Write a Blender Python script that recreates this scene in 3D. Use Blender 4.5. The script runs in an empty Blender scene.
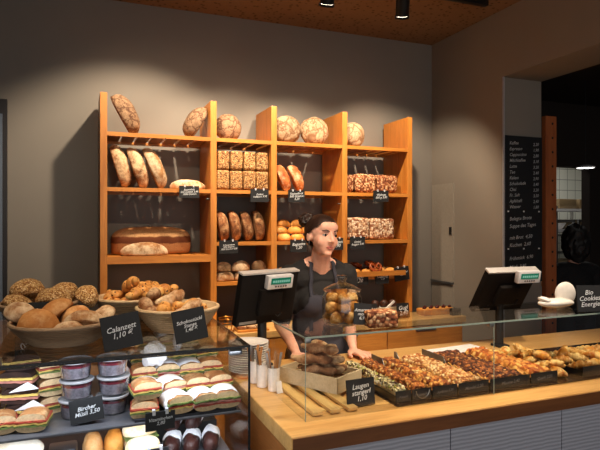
import bpy, bmesh, math, random
from mathutils import Vector, Matrix, noise, Euler
PI = math.pi
RND = random.Random(7)
SC = bpy.context.scene
COL = SC.collection

# ------------------------------------------------------------------ materials
MATS = {}
def srgb(r, g, b):
    f = lambda c: (c / 255 / 12.92) if c / 255 <= .04045 else ((c / 255 + .055) / 1.055) ** 2.4
    return (f(r), f(g), f(b), 1)

class NT:
    def __init__(s, name):
        s.m = bpy.data.materials.new(name); s.m.use_nodes = True
        s.t = s.m.node_tree; s.t.nodes.clear()
        s.out = s.n('ShaderNodeOutputMaterial')
    def n(s, typ, **kw):
        nd = s.t.nodes.new(typ)
        for k, v in kw.items(): setattr(nd, k, v)
        return nd
    def l(s, a, b): s.t.links.new(a, b)
    def bsdf(s, rough=.6, metal=0, spec=.5):
        b = s.n('ShaderNodeBsdfPrincipled')
        b.inputs['Roughness'].default_value = rough; b.inputs['Metallic'].default_value = metal
        b.inputs['Specular IOR Level'].default_value = spec
        s.l(b.outputs[0], s.out.inputs[0]); return b
    def coord(s, scale=(1, 1, 1), kind='Object', rand=False):
        c = s.n('ShaderNodeTexCoord'); mp = s.n('ShaderNodeMapping')
        mp.inputs['Scale'].default_value = scale
        s.l(c.outputs[kind], mp.inputs[0])
        if rand:
            oi = s.n('ShaderNodeObjectInfo'); ml = s.n('ShaderNodeMath', operation='MULTIPLY'); ml.inputs[1].default_value = 37.0
            s.l(oi.outputs['Random'], ml.inputs[0]); s.l(ml.outputs[0], mp.inputs['Location'])
        return mp.outputs[0]
    def noise(s, vec, scale, detail=3, rough=.55):
        t = s.n('ShaderNodeTexNoise'); t.inputs['Scale'].default_value = scale
        t.inputs['Detail'].default_value = detail; t.inputs['Roughness'].default_value = rough
        s.l(vec, t.inputs['Vector']); return t.outputs['Fac']
    def voro(s, vec, scale, feature='F1'):
        t = s.n('ShaderNodeTexVoronoi', feature=feature); t.inputs['Scale'].default_value = scale
        s.l(vec, t.inputs['Vector']); return t
    def ramp(s, fac, stops, const=False):
        r = s.n('ShaderNodeValToRGB'); e = r.color_ramp.elements
        if const: r.color_ramp.interpolation = 'CONSTANT'
        while len(e) < len(stops): e.new(.5)
        for el, (p, c) in zip(e, stops): el.position = p; el.color = c if len(c) == 4 else (*c, 1)
        s.l(fac, r.inputs[0]); return r.outputs[0]
    def mix(s, fac, a, b):
        m = s.n('ShaderNodeMix', data_type='RGBA')
        if isinstance(fac, float): m.inputs[0].default_value = fac
        else: s.l(fac, m.inputs[0])
        for i, x in ((6, a), (7, b)):
            if isinstance(x, tuple): m.inputs[i].default_value = x
            else: s.l(x, m.inputs[i])
        return m.outputs[2]
    def bump(s, h, b, strength=.4, dist=.004):
        bp = s.n('ShaderNodeBump'); bp.inputs['Strength'].default_value = strength; bp.inputs['Distance'].default_value = dist
        s.l(h, bp.inputs['Height']); s.l(bp.outputs[0], b.inputs['Normal'])
    def hsv(s, col, amount=.25):
        oi = s.n('ShaderNodeObjectInfo'); mr = s.n('ShaderNodeMapRange')
        mr.inputs['To Min'].default_value = 1 - amount; mr.inputs['To Max'].default_value = 1 + amount
        s.l(oi.outputs['Random'], mr.inputs['Value'])
        h = s.n('ShaderNodeHueSaturation'); s.l(mr.outputs[0], h.inputs['Value']); s.l(col, h.inputs['Color'])
        return h.outputs[0]

def plain(name, c, rough=.6, metal=0, spec=.5, grain=0, gscale=60):
    if name in MATS: return MATS[name]
    t = NT(name); b = t.bsdf(rough, metal, spec)
    v = t.coord()
    n = t.noise(v, gscale, 2)
    k = .06 + grain
    lo = tuple(max(0, x * (1 - k)) for x in c[:3]) + (1,); hi = tuple(min(1, x * (1 + k)) for x in c[:3]) + (1,)
    t.l(t.ramp(n, [(.3, lo), (.7, hi)]), b.inputs['Base Color'])
    if grain: t.bump(n, b, .25, .002)
    MATS[name] = t.m; return t.m
def wood(name, c1, c2, axis='Z', rough=.42, scale=1.0):
    if name in MATS: return MATS[name]
    t = NT(name); b = t.bsdf(rough)
    s = {'X': (1.2, 14, 14), 'Y': (14, 1.2, 14), 'Z': (14, 14, 1.2)}[axis]
    v = t.coord(tuple(x * scale for x in s), rand=True)
    n = t.noise(v, 1.6, 5, .6); n2 = t.noise(v, 9, 3, .6)
    c = t.ramp(n, [(.3, c1), (.55, c2), (.75, c1)])
    c = t.mix(t.ramp(n2, [(.45, (0, 0, 0)), (.75, (.35, .35, .35))]), c, tuple(x * .6 for x in c1[:3]) + (1,))
    t.l(t.hsv(c, .08), b.inputs['Base Color']); t.bump(n2, b, .12, .001)
    MATS[name] = t.m; return t.m
def crust(name, dark, mid, flour, amount=.5, scale=22, rough=.75, bump=.5):
    """bread crust: browned noise with a dusting of flour in patches"""
    if name in MATS: return MATS[name]
    t = NT(name); b = t.bsdf(rough, spec=.3); v = t.coord(rand=True)
    n = t.noise(v, scale, 4, .6); n2 = t.noise(v, scale * .55, 5, .7); n3 = t.noise(v, scale * 7, 3, .6)
    c = t.ramp(n, [(.32, dark), (.62, mid)])
    lo = .72 - .5 * amount
    c = t.mix(t.ramp(n2, [(lo, (0, 0, 0)), (min(.98, lo + .16), (1, 1, 1))]), c, flour)
    c = t.mix(t.ramp(n3, [(.5, (0, 0, 0)), (.8, (.45, .45, .45))]), c, dark)
    t.l(t.hsv(c, .16), b.inputs['Base Color']); t.bump(n3, b, bump, .004)
    MATS[name] = t.m; return t.m
def cracked(name, crack, flour, scale=26):
    """dark crust broken into floury plates"""
    if name in MATS: return MATS[name]
    t = NT(name); b = t.bsdf(.8, spec=.25); v = t.coord(rand=True)
    w = t.noise(v, 22, 3); add = t.n('ShaderNodeVectorMath', operation='MULTIPLY_ADD')
    cx = t.n('ShaderNodeCombineXYZ')
    for i in range(3): t.l(w, cx.inputs[i])
    t.l(cx.outputs[0], add.inputs[0]); add.inputs[1].default_value = (.09, .12, .1); t.l(v, add.inputs[2])
    d = t.voro(add.outputs[0], scale, 'DISTANCE_TO_EDGE').outputs['Distance']
    n = t.noise(v, 90, 4)
    f = t.ramp(d, [(.01, (.1, .1, .1)), (.12, (1, 1, 1))])
    n5 = t.noise(v, 26, 4, .7); fl = t.ramp(n, [(.3, tuple(x * .62 for x in flour[:3]) + (1,)), (.65, flour)])
    fl = t.mix(t.ramp(n5, [(.38, (1, 1, 1)), (.56, (0, 0, 0))]), fl, tuple(a * .5 + b_ * .5 for a, b_ in zip(crack[:3], flour[:3])) + (1,))
    t.l(t.hsv(t.mix(f, crack, fl), .12), b.inputs['Base Color']); t.bump(d, b, .5, .01)
    MATS[name] = t.m; return t.m
def bits(name, stops, scale=90, rough=.7, bump=.8, dist=.005):
    """cells of random colour: seeds, oats, crumble, chopped nuts"""
    if name in MATS: return MATS[name]
    t = NT(name); b = t.bsdf(rough, spec=.35); v = t.coord(rand=True)
    vo = t.voro(v, scale); sep = t.n('ShaderNodeSeparateColor'); t.l(vo.outputs['Color'], sep.inputs[0])
    c = t.ramp(sep.outputs[0], stops, True)
    c = t.mix(t.ramp(vo.outputs['Distance'], [(.35, (0, 0, 0)), (.75, (.7, .7, .7))]), c, stops[0][1] if len(stops[0][1]) == 4 else (*stops[0][1], 1))
    t.l(t.hsv(c, .1), b.inputs['Base Color'])
    inv = t.n('ShaderNodeMath', operation='SUBTRACT'); inv.inputs[0].default_value = 1; t.l(vo.outputs['Distance'], inv.inputs[1])
    t.bump(inv.outputs[0], b, bump, dist)
    MATS[name] = t.m; return t.m
def glass(name, tint=(1, 1, 1, 1), ior=1.45, rough=.0, boost=1.0):
    if name in MATS: return MATS[name]
    t = NT(name); tr = t.n('ShaderNodeBsdfTransparent'); tr.inputs[0].default_value = tint
    gl = t.n('ShaderNodeBsdfGlossy'); gl.inputs['Roughness'].default_value = rough
    fr = t.n('ShaderNodeFresnel'); ge = t.n('ShaderNodeNewGeometry'); mr = t.n('ShaderNodeMapRange')
    mr.inputs['To Min'].default_value = ior; mr.inputs['To Max'].default_value = 1 / ior
    t.l(ge.outputs['Backfacing'], mr.inputs['Value']); t.l(mr.outputs[0], fr.inputs[0])
    ml = t.n('ShaderNodeMath', operation='MULTIPLY'); ml.inputs[1].default_value = boost; ml.use_clamp = True
    mx = t.n('ShaderNodeMixShader'); t.l(fr.outputs[0], ml.inputs[0]); t.l(ml.outputs[0], mx.inputs[0]); t.l(tr.outputs[0], mx.inputs[1]); t.l(gl.outputs[0], mx.inputs[2])
    t.l(mx.outputs[0], t.out.inputs[0]); MATS[name] = t.m; return t.m
def glow(name, c, s):
    if name in MATS: return MATS[name]
    t = NT(name); e = t.n('ShaderNodeEmission'); e.inputs[0].default_value = c; e.inputs[1].default_value = s
    t.l(e.outputs[0], t.out.inputs[0]); MATS[name] = t.m; return t.m
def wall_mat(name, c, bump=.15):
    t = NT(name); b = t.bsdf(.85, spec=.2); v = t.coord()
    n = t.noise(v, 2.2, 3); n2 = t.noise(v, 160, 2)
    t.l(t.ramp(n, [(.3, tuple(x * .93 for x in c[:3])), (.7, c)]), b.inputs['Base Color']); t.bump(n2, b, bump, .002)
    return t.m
def ceiling_mat():
    t = NT('perforated acoustic board'); b = t.bsdf(.9, spec=.1); v = t.coord()
    vo = t.voro(v, 26); c = srgb(138, 110, 84)
    t.l(t.ramp(vo.outputs['Distance'], [(.22, tuple(x * .5 for x in c[:3])), (.30, c)]), b.inputs['Base Color'])
    return t.m
def tile_mat():
    t = NT('white wall tiles'); b = t.bsdf(.25); c = t.coord((1, 1, 1))
    rot = t.n('ShaderNodeMapping'); rot.inputs['Rotation'].default_value = (PI / 2, 0, 0); t.l(c, rot.inputs[0])
    br = t.n('ShaderNodeTexBrick'); br.offset = 0; br.inputs['Scale'].default_value = 7; br.inputs['Color1'].default_value = (.75, .76, .7, 1); br.inputs['Color2'].default_value = (.7, .72, .66, 1)
    br.inputs['Mortar'].default_value = (.25, .26, .25, 1); br.inputs['Mortar Size'].default_value = .03; br.inputs['Brick Width'].default_value = 1; br.inputs['Row Height'].default_value = 1
    t.l(rot.outputs[0], br.inputs['Vector']); t.l(br.outputs[0], b.inputs['Base Color']); return t.m
def ribbed_mat():
    t = NT('grey ribbed panel'); b = t.bsdf(.5); v = t.coord((1, 1, 1))
    w = t.n('ShaderNodeTexWave', wave_type='BANDS', bands_direction='Z'); w.inputs['Scale'].default_value = 22; w.inputs['Distortion'].default_value = 1.5; w.inputs['Detail'].default_value = 2
    t.l(v, w.inputs[0]); t.l(t.ramp(w.outputs['Fac'], [(.2, srgb(176, 178, 190)), (.8, srgb(200, 202, 214))]), b.inputs['Base Color']); t.bump(w.outputs['Fac'], b, .4, .004)
    return t.m

OAK = wood('oiled oak upright', srgb(178, 108, 40), srgb(203, 132, 56), 'Z')
OAKX = wood('oiled oak rail', srgb(178, 108, 40), srgb(203, 132, 56), 'X')
OAKY = wood('oiled oak slat', srgb(168, 102, 40), srgb(196, 128, 56), 'Y')
TOPWOOD = wood('beech worktop', srgb(206, 154, 88), srgb(226, 180, 112), 'X', .34)
DARKWOOD = wood('shade-darkened fascia wood', srgb(92, 54, 26), srgb(112, 68, 34), 'X', .45)  # darker than the worktop: the front face's shade is put into the colour
ENDWOOD = wood('counter end board', srgb(150, 90, 44), srgb(172, 110, 58), 'Y', .45)
PALEWOOD = wood('pale crate wood', srgb(196, 176, 142), srgb(214, 196, 164), 'X', .6)
BLACK = plain('black plastic', srgb(26, 25, 26), .45)
SLATE = plain('chalkboard', srgb(22, 23, 26), .65, grain=.08)
CHALK = plain('white chalk', srgb(225, 228, 232), .9)
STEEL = plain('brushed steel', srgb(170, 168, 168), .32, 1)
DSTEEL = plain('dull steel', srgb(120, 120, 122), .4, .8)
BLACKTRAY = plain('black enamel tray', srgb(24, 22, 22), .4)
WHITE = plain('white porcelain', srgb(238, 234, 230), .18)
PAPER = plain('white paper', srgb(232, 232, 236), .8, grain=.03)
WPLAST = plain('white plastic', srgb(214, 214, 218), .4)
PANE = glass('clear pane', (.985, .99, .985, 1), 1.45, boost=.6)
TOPPANE = glass('top pane', (.96, .98, .97, 1), 1.5, boost=.7)
EDGE = plain('pane edge', srgb(150, 168, 158), .15)
DEDGE = plain('dark pane edge', srgb(30, 32, 34), .2)

# ------------------------------------------------------------------ mesh helpers
def bm_(): return bmesh.new()
def xf(loc=(0, 0, 0), rot=(0, 0, 0), sc=(1, 1, 1)):
    return Matrix.LocRotScale(Vector(loc), Euler(rot), Vector(sc))
def box(bm, x0, x1, y0, y1, z0, z1, M=None, bev=0):
    g = bmesh.ops.create_cube(bm, size=1, matrix=Matrix.LocRotScale(Vector(((x0 + x1) / 2, (y0 + y1) / 2, (z0 + z1) / 2)), None, Vector((x1 - x0, y1 - y0, z1 - z0))))
    vs = g['verts']
    if bev:
        es = list({e for v in vs for e in v.link_edges})
        r = bmesh.ops.bevel(bm, geom=es, offset=bev, segments=2, affect='EDGES', profile=.6)
        vs = list({v for f in r['faces'] for v in f.verts} | {v for v in vs if v.is_valid})
    if M is not None: bmesh.ops.transform(bm, matrix=M, verts=vs)
    return vs
def cyl(bm, r, z0, z1, loc=(0, 0), seg=24, r2=None, M=None, cap=True):
    m = Matrix.Translation((loc[0], loc[1], (z0 + z1) / 2))
    if M is not None: m = M @ m
    return bmesh.ops.create_cone(bm, cap_ends=cap, segments=seg, radius1=r, radius2=r if r2 is None else r2, depth=z1 - z0, matrix=m)['verts']
def ball(bm, r, loc=(0, 0, 0), sc=(1, 1, 1), seg=16, rings=10, rot=(0, 0, 0)):
    return bmesh.ops.create_uvsphere(bm, u_segments=seg, v_segments=rings, radius=r, matrix=xf(loc, rot, sc))['verts']
def lathe(bm, prof, seg=40, sx=1, sy=1):
    rows = []
    for r, z in prof:
        rows.append([bm.verts.new((r * math.cos(2 * PI * i / seg) * sx, r * math.sin(2 * PI * i / seg) * sy, z)) for i in range(seg)])
    for a, b in zip(rows, rows[1:]):
        for i in range(seg):
            bm.faces.new((a[i], a[(i + 1) % seg], b[(i + 1) % seg], b[i]))
    for row, r, fl in ((rows[0], prof[0][0], True), (rows[-1], prof[-1][0], False)):
        if r > 1e-4: bm.faces.new(row[::-1] if fl else row)
    return rows
def tube(bm, pts, rad, seg=8, closed=False):
    """swept tube; rad a number or list"""
    pts = [Vector(p) for p in pts]; n = len(pts); rows = []
    up = Vector((0, 0, 1))
    for i, p in enumerate(pts):
        a = pts[(i - 1) % n] if (closed or i > 0) else p
        b = pts[(i + 1) % n] if (closed or i < n - 1) else p
        d = (b - a).normalized()
        u = d.cross(up)
        if u.length < 1e-3: u = d.cross(Vector((0, 1, 0)))
        u.normalize(); w = u.cross(d).normalized()
        r = rad[i] if isinstance(rad, (list, tuple)) else rad
        rows.append([bm.verts.new(p + (u * math.cos(2 * PI * k / seg) + w * math.sin(2 * PI * k / seg)) * r) for k in range(seg)])
    m = n if closed else n - 1
    for i in range(m):
        a, b = rows[i], rows[(i + 1) % n]
        for k in range(seg): bm.faces.new((a[k], a[(k + 1) % seg], b[(k + 1) % seg], b[k]))
    if not closed: bm.faces.new(rows[0][::-1]); bm.faces.new(rows[-1])
def mesh(name, bm, mat, smooth=True, angle=None):
    bmesh.ops.recalc_face_normals(bm, faces=bm.faces)
    me = bpy.data.meshes.new(name); bm.to_mesh(me); bm.free()
    if mat is not None: me.materials.append(mat)
    for p in me.polygons: p.use_smooth = smooth
    if smooth and angle: me.set_sharp_from_angle(angle=math.radians(angle))
    return me
def obj(name, data, mat=None, parent=None, loc=None, rot=None, smooth=True, angle=40):
    if isinstance(data, bmesh.types.BMesh): data = mesh(name, data, mat, smooth, angle)
    o = bpy.data.objects.new(name, data); COL.objects.link(o)
    if parent: o.parent = parent
    if loc: o.location = loc
    if rot: o.rotation_euler = rot
    return o
def tag(o, label, cat, group=None, kind=None):
    if label: o['label'] = label
    if cat: o['category'] = cat
    if group: o['group'] = group
    if kind: o['kind'] = kind
    return o
def thing(name, label, cat, loc=(0, 0, 0), rot=(0, 0, 0), group=None):
    o = bpy.data.objects.new(name, None); COL.objects.link(o); o.empty_display_size = .05
    o.location = loc; o.rotation_euler = rot
    return tag(o, label, cat, group)
def dup(root, label, loc, rot=(0, 0, 0), group=None, scale=None):
    r = root.copy(); COL.objects.link(r); r.location = loc; r.rotation_euler = rot
    if scale: r.scale = scale
    r['label'] = label
    if group: r['group'] = group
    for ch in list(root.children):
        c = ch.copy(); COL.objects.link(c); c.parent = r
        for g in list(ch.children):
            d = g.copy(); COL.objects.link(d); d.parent = c
    return r
def structure(name, bm, mat, label=None, cat=None, parent=None):
    o = obj(name, bm, mat, parent, smooth=False)
    if not parent: tag(o, label, cat, None, 'structure')
    return o
ORD = ['first', 'second', 'third', 'fourth', 'fifth', 'sixth', 'seventh', 'eighth', 'ninth', 'tenth', 'eleventh', 'twelfth', 'thirteenth', 'fourteenth']

# chalk writing (flat chalk marks on a board, facing local -Y)
def chalk(parent, lines, w, h, y=-.0035, size=None, mat=None, shear=.28, name='chalk_writing', zc=None, top=None, align='CENTER'):
    cu = bpy.data.curves.new('txt', 'FONT'); cu.body = '\n'.join(lines); cu.align_x = align; cu.align_y = 'CENTER'
    s = size or min(h * .78 / len(lines), 2.0 * w * .9 / max(len(l) for l in lines))
    cu.size = s; cu.shear = shear; cu.space_line = .88; cu.resolution_u = 2; cu.offset = s * .008
    tmp = bpy.data.objects.new('txt', cu); COL.objects.link(tmp)
    dg = bpy.context.evaluated_depsgraph_get()
    me = bpy.data.meshes.new_from_object(tmp.evaluated_get(dg))
    bpy.data.objects.remove(tmp)
    me.materials.clear(); me.materials.append(mat or CHALK); me.name = name
    zz = zc if zc is not None else h / 2
    me.transform(Matrix.Translation((0, y, zz)) @ Matrix.Rotation(PI / 2, 4, 'X') @ Matrix.Rotation(.06, 4, 'Z'))
    return obj(name, me, None, parent)
def price_sign(loc, w, h, lines, label, rz=0, tilt=0, clips=False, foot=False, roll=0, group=None):
    if foot: loc = (loc[0], loc[1], loc[2] + .04 * abs(math.sin(tilt)) + w * .32 * abs(math.sin(roll)))
    t = thing('price_sign', label, 'sign', loc, (tilt, roll, rz), group)
    b = bm_(); box(b, -w / 2, w / 2, -.0025, .0025, 0, h); obj('board', b, SLATE, t, smooth=False)
    chalk(t, lines, w, h)
    if clips:
        for s in (-1, 1):
            b = bm_(); box(b, s * w * .22 - .004, s * w * .22 + .004, -.006, .006, h - .008, h + .007); obj('clip', b, WPLAST, t, smooth=False)
    if foot:
        b = bm_(); box(b, -w * .3, w * .3, .003, .04, 0, .004); obj('foot', b, BLACK, t, smooth=False)
    return t

# ------------------------------------------------------------------ loaves
def ico(sub=4):
    b = bm_(); bmesh.ops.create_icosphere(b, subdivisions=sub, radius=1); return b
def loaf_mesh(name, L, W, H, mat, seed=0, bumps=.05, p=2.6, flat=.35, score=None, sub=4, taper=0, bend=0):
    """a loaf lying along X with its flat base on z=0. p: squareness; score: list of (x, slope, width, depth)"""
    b = ico(sub)
    off = Vector((seed * 3.1, seed * 1.7, seed * 5.3))
    for v in b.verts:
        c = v.co.normalized()
        s = (abs(c.x) ** p + abs(c.y) ** p + abs(c.z) ** p) ** (-1 / p)
        q = c * s
        n = noise.noise(q * 1.6 + off) * bumps + noise.noise(q * 5 + off) * bumps * .4
        q = q * (1 + n)
        if q.z < -flat: q.z = -flat + (q.z + flat) * .12
        x, y, z = q.x * L / 2, q.y * W / 2, (q.z + flat) * H / (1 + flat)
        if taper: k = 1 - taper * abs(q.x) ** 2; y *= k; z *= (.4 + .6 * k)
        if bend: y += bend * (q.x ** 2)
        if score and q.z > 0:
            for sx, sl, wd, dp in score:
                d = abs(x - sx - sl * y)
                if d < wd: z -= dp * (1 - (d / wd)) * min(1, q.z * 2)
                elif d < 2 * wd: z += dp * .35 * (2 - d / wd) * min(1, q.z * 2)
        v.co = (x, y, z)
    zmin = min(v.co.z for v in b.verts)
    for v in b.verts: v.co.z -= zmin
    return mesh(name, b, mat, True)
def brick_mesh(name, L, W, H, mat, seed=0, rnd=.3, bumps=.004):
    b = bm_(); bmesh.ops.create_cube(b, size=1)
    bmesh.ops.subdivide_edges(b, edges=b.edges[:], cuts=9, use_grid_fill=True)
    off = Vector((seed * 2.3, seed, 0))
    r = min(L, W, H) * rnd * .5
    for v in b.verts:
        p = Vector((v.co.x * L, v.co.y * W, v.co.z * H)); core = Vector((max(-L / 2 + r, min(L / 2 - r, p.x)), max(-W / 2 + r, min(W / 2 - r, p.y)), max(-H / 2 + r, min(H / 2 - r, p.z))))
        d = p - core
        if d.length > 1e-6: p = core + d.normalized() * r
        n = noise.noise(p * 120 + off) * bumps + noise.noise(p * 18 + off) * bumps
        p += p.normalized() * n; p.z += H / 2; v.co = p
    zmin = min(v.co.z for v in b.verts)
    for v in b.verts: v.co.z -= zmin
    return mesh(name, b, mat, True)
def ring_mesh(name, R, r, mat, seed=0, knots=0):
    b = bm_(); n = 36; pts = []; rad = []
    for i in range(n):
        a = 2 * PI * i / n
        pts.append((R * math.cos(a), R * math.sin(a), r)); rad.append(r * (1 + .18 * math.sin(knots * a) + .1 * noise.noise(Vector((i * .4, seed, 0)))))
    tube(b, pts, rad, 12, True)
    return mesh(name, b, mat, True)
def pretzel_mesh(name, S, r, mat):
    b = bm_(); pts = []
    n = 60
    for i in range(n):
        t = i / (n - 1) * 2 - 1
        a = t * PI * 1.18
        x = math.sin(a) * S * (1 - .28 * max(0, abs(t) - .6) / .4); y = -math.cos(a) * S * .8
        if abs(t) > .72:
            k = (abs(t) - .72) / .28; x = math.copysign(1, t) * S * (.75 - 1.25 * k) * .6 * -1 * -1; x = -x * 0 + math.copysign(S * .62 * (1 - 1.7 * k), t); y = S * .55 - k * S * .95
        pts.append((x, y, r + (.6 * r if abs(t) > .85 and t > 0 else 0)))
    tube(b, pts, [r * (1.25 - .6 * abs(i / (n - 1) * 2 - 1)) for i in range(n)], 10)
    return mesh(name, b, mat, True)
def twist_mesh(name, L, r, mat, seed=0, lobes=4, bend=.0):
    """twisted stick: fat spiral rope along X"""
    b = bm_(); n = 40; pts, rad = [], []
    for i in range(n):
        t = i / (n - 1); e = math.sin(PI * min(1, max(0, t))) ** .35
        pts.append((L * (t - .5), bend * math.sin(PI * t) + r * .25 * math.sin(lobes * 2 * PI * t), r + r * .12 * math.cos(lobes * 2 * PI * t)))
        rad.append(r * (.25 + .75 * e) * (1 + .2 * math.sin(lobes * 2 * PI * t + seed) + .12 * noise.noise(Vector((t * 7, seed, 2)))))
    tube(b, pts, rad, 14)
    for v in b.verts: v.co.z = max(v.co.z, 0)
    return mesh(name, b, mat, True)
def croissant_mesh(name, L, r, mat, seed=0):
    b = bm_(); n = 44; pts, rad = [], []
    for i in range(n):
        t = i / (n - 1) * 2 - 1; a = t * 1.25
        pts.append((math.sin(a) * L * .5, -math.cos(a) * L * .42 + L * .25, r * .8))
        st = 1.08 - .38 * ((t * 3.5) % 1.0 if t > 0 else (-t * 3.5) % 1.0)
        rad.append(r * max(.16, (1 - abs(t) ** 1.7)) * st)
    tube(b, pts, rad, 14)
    for v in b.verts: v.co.z = max(v.co.z, 0)
    return mesh(name, b, mat, True)

# ================================================================== SETTING
H = 1.57
WALL = wall_mat('taupe plaster', srgb(138, 132, 124))
WALLR = wall_mat('taupe plaster side', srgb(146, 137, 126))
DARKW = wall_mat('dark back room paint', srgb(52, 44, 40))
b = bm_(); box(b, -3, 8, -2, 6.2, -.1, 0)
structure('floor', b, plain('dark floor', srgb(70, 58, 48), .6, grain=.1), 'dark brown shop floor under the counters', 'floor')
b = bm_(); box(b, -3, 3.11, -2, 4.0, 3.06, 3.16)
structure('ceiling', b, ceiling_mat(), 'tan perforated acoustic ceiling above the shop', 'ceiling')
b = bm_(); box(b, -3, 2.75, 3.9, 4.0, 0, 3.06)
structure('wall_back', b, WALL, 'taupe plaster wall behind the bread shelf', 'wall')
b = bm_(); box(b, -3.1, -3, -2, 4.0, 0, 3.16)
structure('wall_left', b, WALL, 'taupe plaster wall at the far side of the shop', 'wall')
b = bm_(); box(b, 2.75, 3.11, 3.067, 4.1, 0, 3.06); box(b, 2.75, 3.11, -2, 3.067, 2.59, 3.06)
structure('wall_right', b, WALLR, 'brownish plaster side wall with a wide opening', 'wall')
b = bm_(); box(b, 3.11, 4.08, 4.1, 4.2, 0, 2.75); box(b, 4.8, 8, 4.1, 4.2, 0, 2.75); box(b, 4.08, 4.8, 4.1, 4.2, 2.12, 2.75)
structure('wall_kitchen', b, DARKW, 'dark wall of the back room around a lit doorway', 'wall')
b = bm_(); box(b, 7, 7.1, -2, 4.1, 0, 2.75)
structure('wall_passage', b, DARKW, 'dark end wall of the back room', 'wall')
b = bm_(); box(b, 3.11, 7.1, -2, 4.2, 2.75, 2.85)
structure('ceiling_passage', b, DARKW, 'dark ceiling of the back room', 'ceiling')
b = bm_(); box(b, 3.3, 7, 5.6, 5.7, 0, 2.75); box(b, 6.6, 6.7, 4.2, 5.6, 0, 2.75)
structure('wall_tiled', b, tile_mat(), 'white tiled kitchen wall seen through the doorway', 'wall')
b = bm_(); box(b, 3.3, 6.7, 4.2, 5.7, 2.6, 2.7)
structure('ceiling_kitchen', b, plain('kitchen ceiling', srgb(190, 190, 180)), 'pale kitchen ceiling', 'ceiling')
# door in the back wall at the far side
d = bm_(); box(d, -1.45, -.43, 3.88, 3.9, 0, 2.34)
door = structure('door_1', d, plain('dark door frame', srgb(30, 28, 30), .5), 'dark door frame with a blue grey pane at the picture edge', 'door')
d = bm_(); box(d, -1.38, -.455, 3.868, 3.882, .1, 2.245)
structure('door_pane', d, plain('blue grey pane', srgb(96, 108, 124), .35), parent=door)
# flush cupboard in the side wall
d = bm_(); box(d, 2.742, 2.75, 3.60, 3.885, 1.09, 1.88)
pn = structure('trim_1', d, plain('wall panel paint', srgb(152, 143, 131), .6), 'flush pale wall panel door beside the bread shelf', 'wall panel')
d = bm_(); box(d, 2.742, 2.75, 3.60, 3.885, .3, 1.075); structure('lower_panel', d, MATS['wall panel paint'], parent=pn)
d = bm_(); box(d, 2.733, 2.745, 3.62, 3.645, 1.47, 1.53); structure('handle', d, BLACK, parent=pn)
d = bm_(); box(d, 2.725, 2.745, 3.60, 3.885, 1.075, 1.09); structure('ledge', d, DSTEEL, parent=pn)

# ================================================================== BREAD SHELF
SY0, SY1 = 3.5, 3.85
UP = [.127, .795, 1.207, 1.736, 2.275]
BAY = [(UP[i] + .02, UP[i + 1] - .02) for i in range(4)]
shelf = thing('bread_shelf', 'tall oak bread shelf with five uprights and slatted boards on the back wall', 'shelf', (1.2, SY0, 0))
def S(x, y, z): return (x - 1.2, y - SY0, z)
for x in UP:
    b = bm_(); box(b, x - 1.2 - .02, x - 1.2 + .02, 0, .35, 0, 2.35, bev=.002); obj('upright', b, OAK, shelf, smooth=False)
def board(i, z, th=.024, slat=True):
    x0, x1 = BAY[i]; b = bm_()
    box(b, x0 - 1.2, x1 - 1.2, 0, .022, z - th, z)
    box(b, x0 - 1.2, x1 - 1.2, .33, .35, z - .03, z - .012)
    n = max(3, round((x1 - x0) / .088)); w = (x1 - x0) / n
    for k in range(n):
        a = x0 - 1.2 + k * w
        box(b, a + .007, a + w - .007, .022, .35, z - .014, z - .001)
    obj('shelf_board', b, OAKX if not slat else OAKX, shelf, smooth=False)
for i in range(4):
    board(i, 2.115); board(i, 1.78)
for i in range(1, 4): board(i, 1.44); board(i, 1.18)
board(0, 1.36, .045)
for i, z in ((1, 1.72), (2, 1.70), (0, 1.72), (3, 1.40)):
    b = bm_(); cyl(b, .005, 0, .02, M=Matrix.Translation(S(UP[i + 1] - .022, 3.53, z)) @ Matrix.Rotation(-PI / 2, 4, 'Y'), seg=10); obj('shelf_pin', b, STEEL, shelf)

# base unit under the shelf
bc = thing('base_cabinet', 'long oak base cabinet with worktop below the bread shelf', 'cabinet', (1.0, 3.2, 0))
b = bm_(); box(b, -.9, 1.5, .05, .295, 0, .05); obj('plinth', b, BLACK, bc, smooth=False)
b = bm_(); box(b, -.95, 1.55, .0, .295, .86, .9, bev=.003); obj('worktop', b, TOPWOOD, bc, smooth=False)
b = bm_(); box(b, -.93, 1.53, .02, .295, .05, .86); obj('body', b, OAKX, bc, smooth=False)
for k in range(4):
    a = -.92 + k * .61
    b = bm_(); box(b, a, a + .6, .004, .02, .70, .85, bev=.002); dr = obj('drawer', b, OAKX, bc, smooth=False)
    b = bm_(); box(b, a + .22, a + .38, -.008, .006, .825, .84); obj('handle', b, DSTEEL, dr, smooth=False)
    b = bm_(); box(b, a, a + .6, .004, .02, .08, .69, bev=.002); dr = obj('door', b, OAKX, bc, smooth=False)
    b = bm_(); box(b, a + .22, a + .38, -.008, .006, .66, .675); obj('handle', b, DSTEEL, dr, smooth=False)

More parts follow.
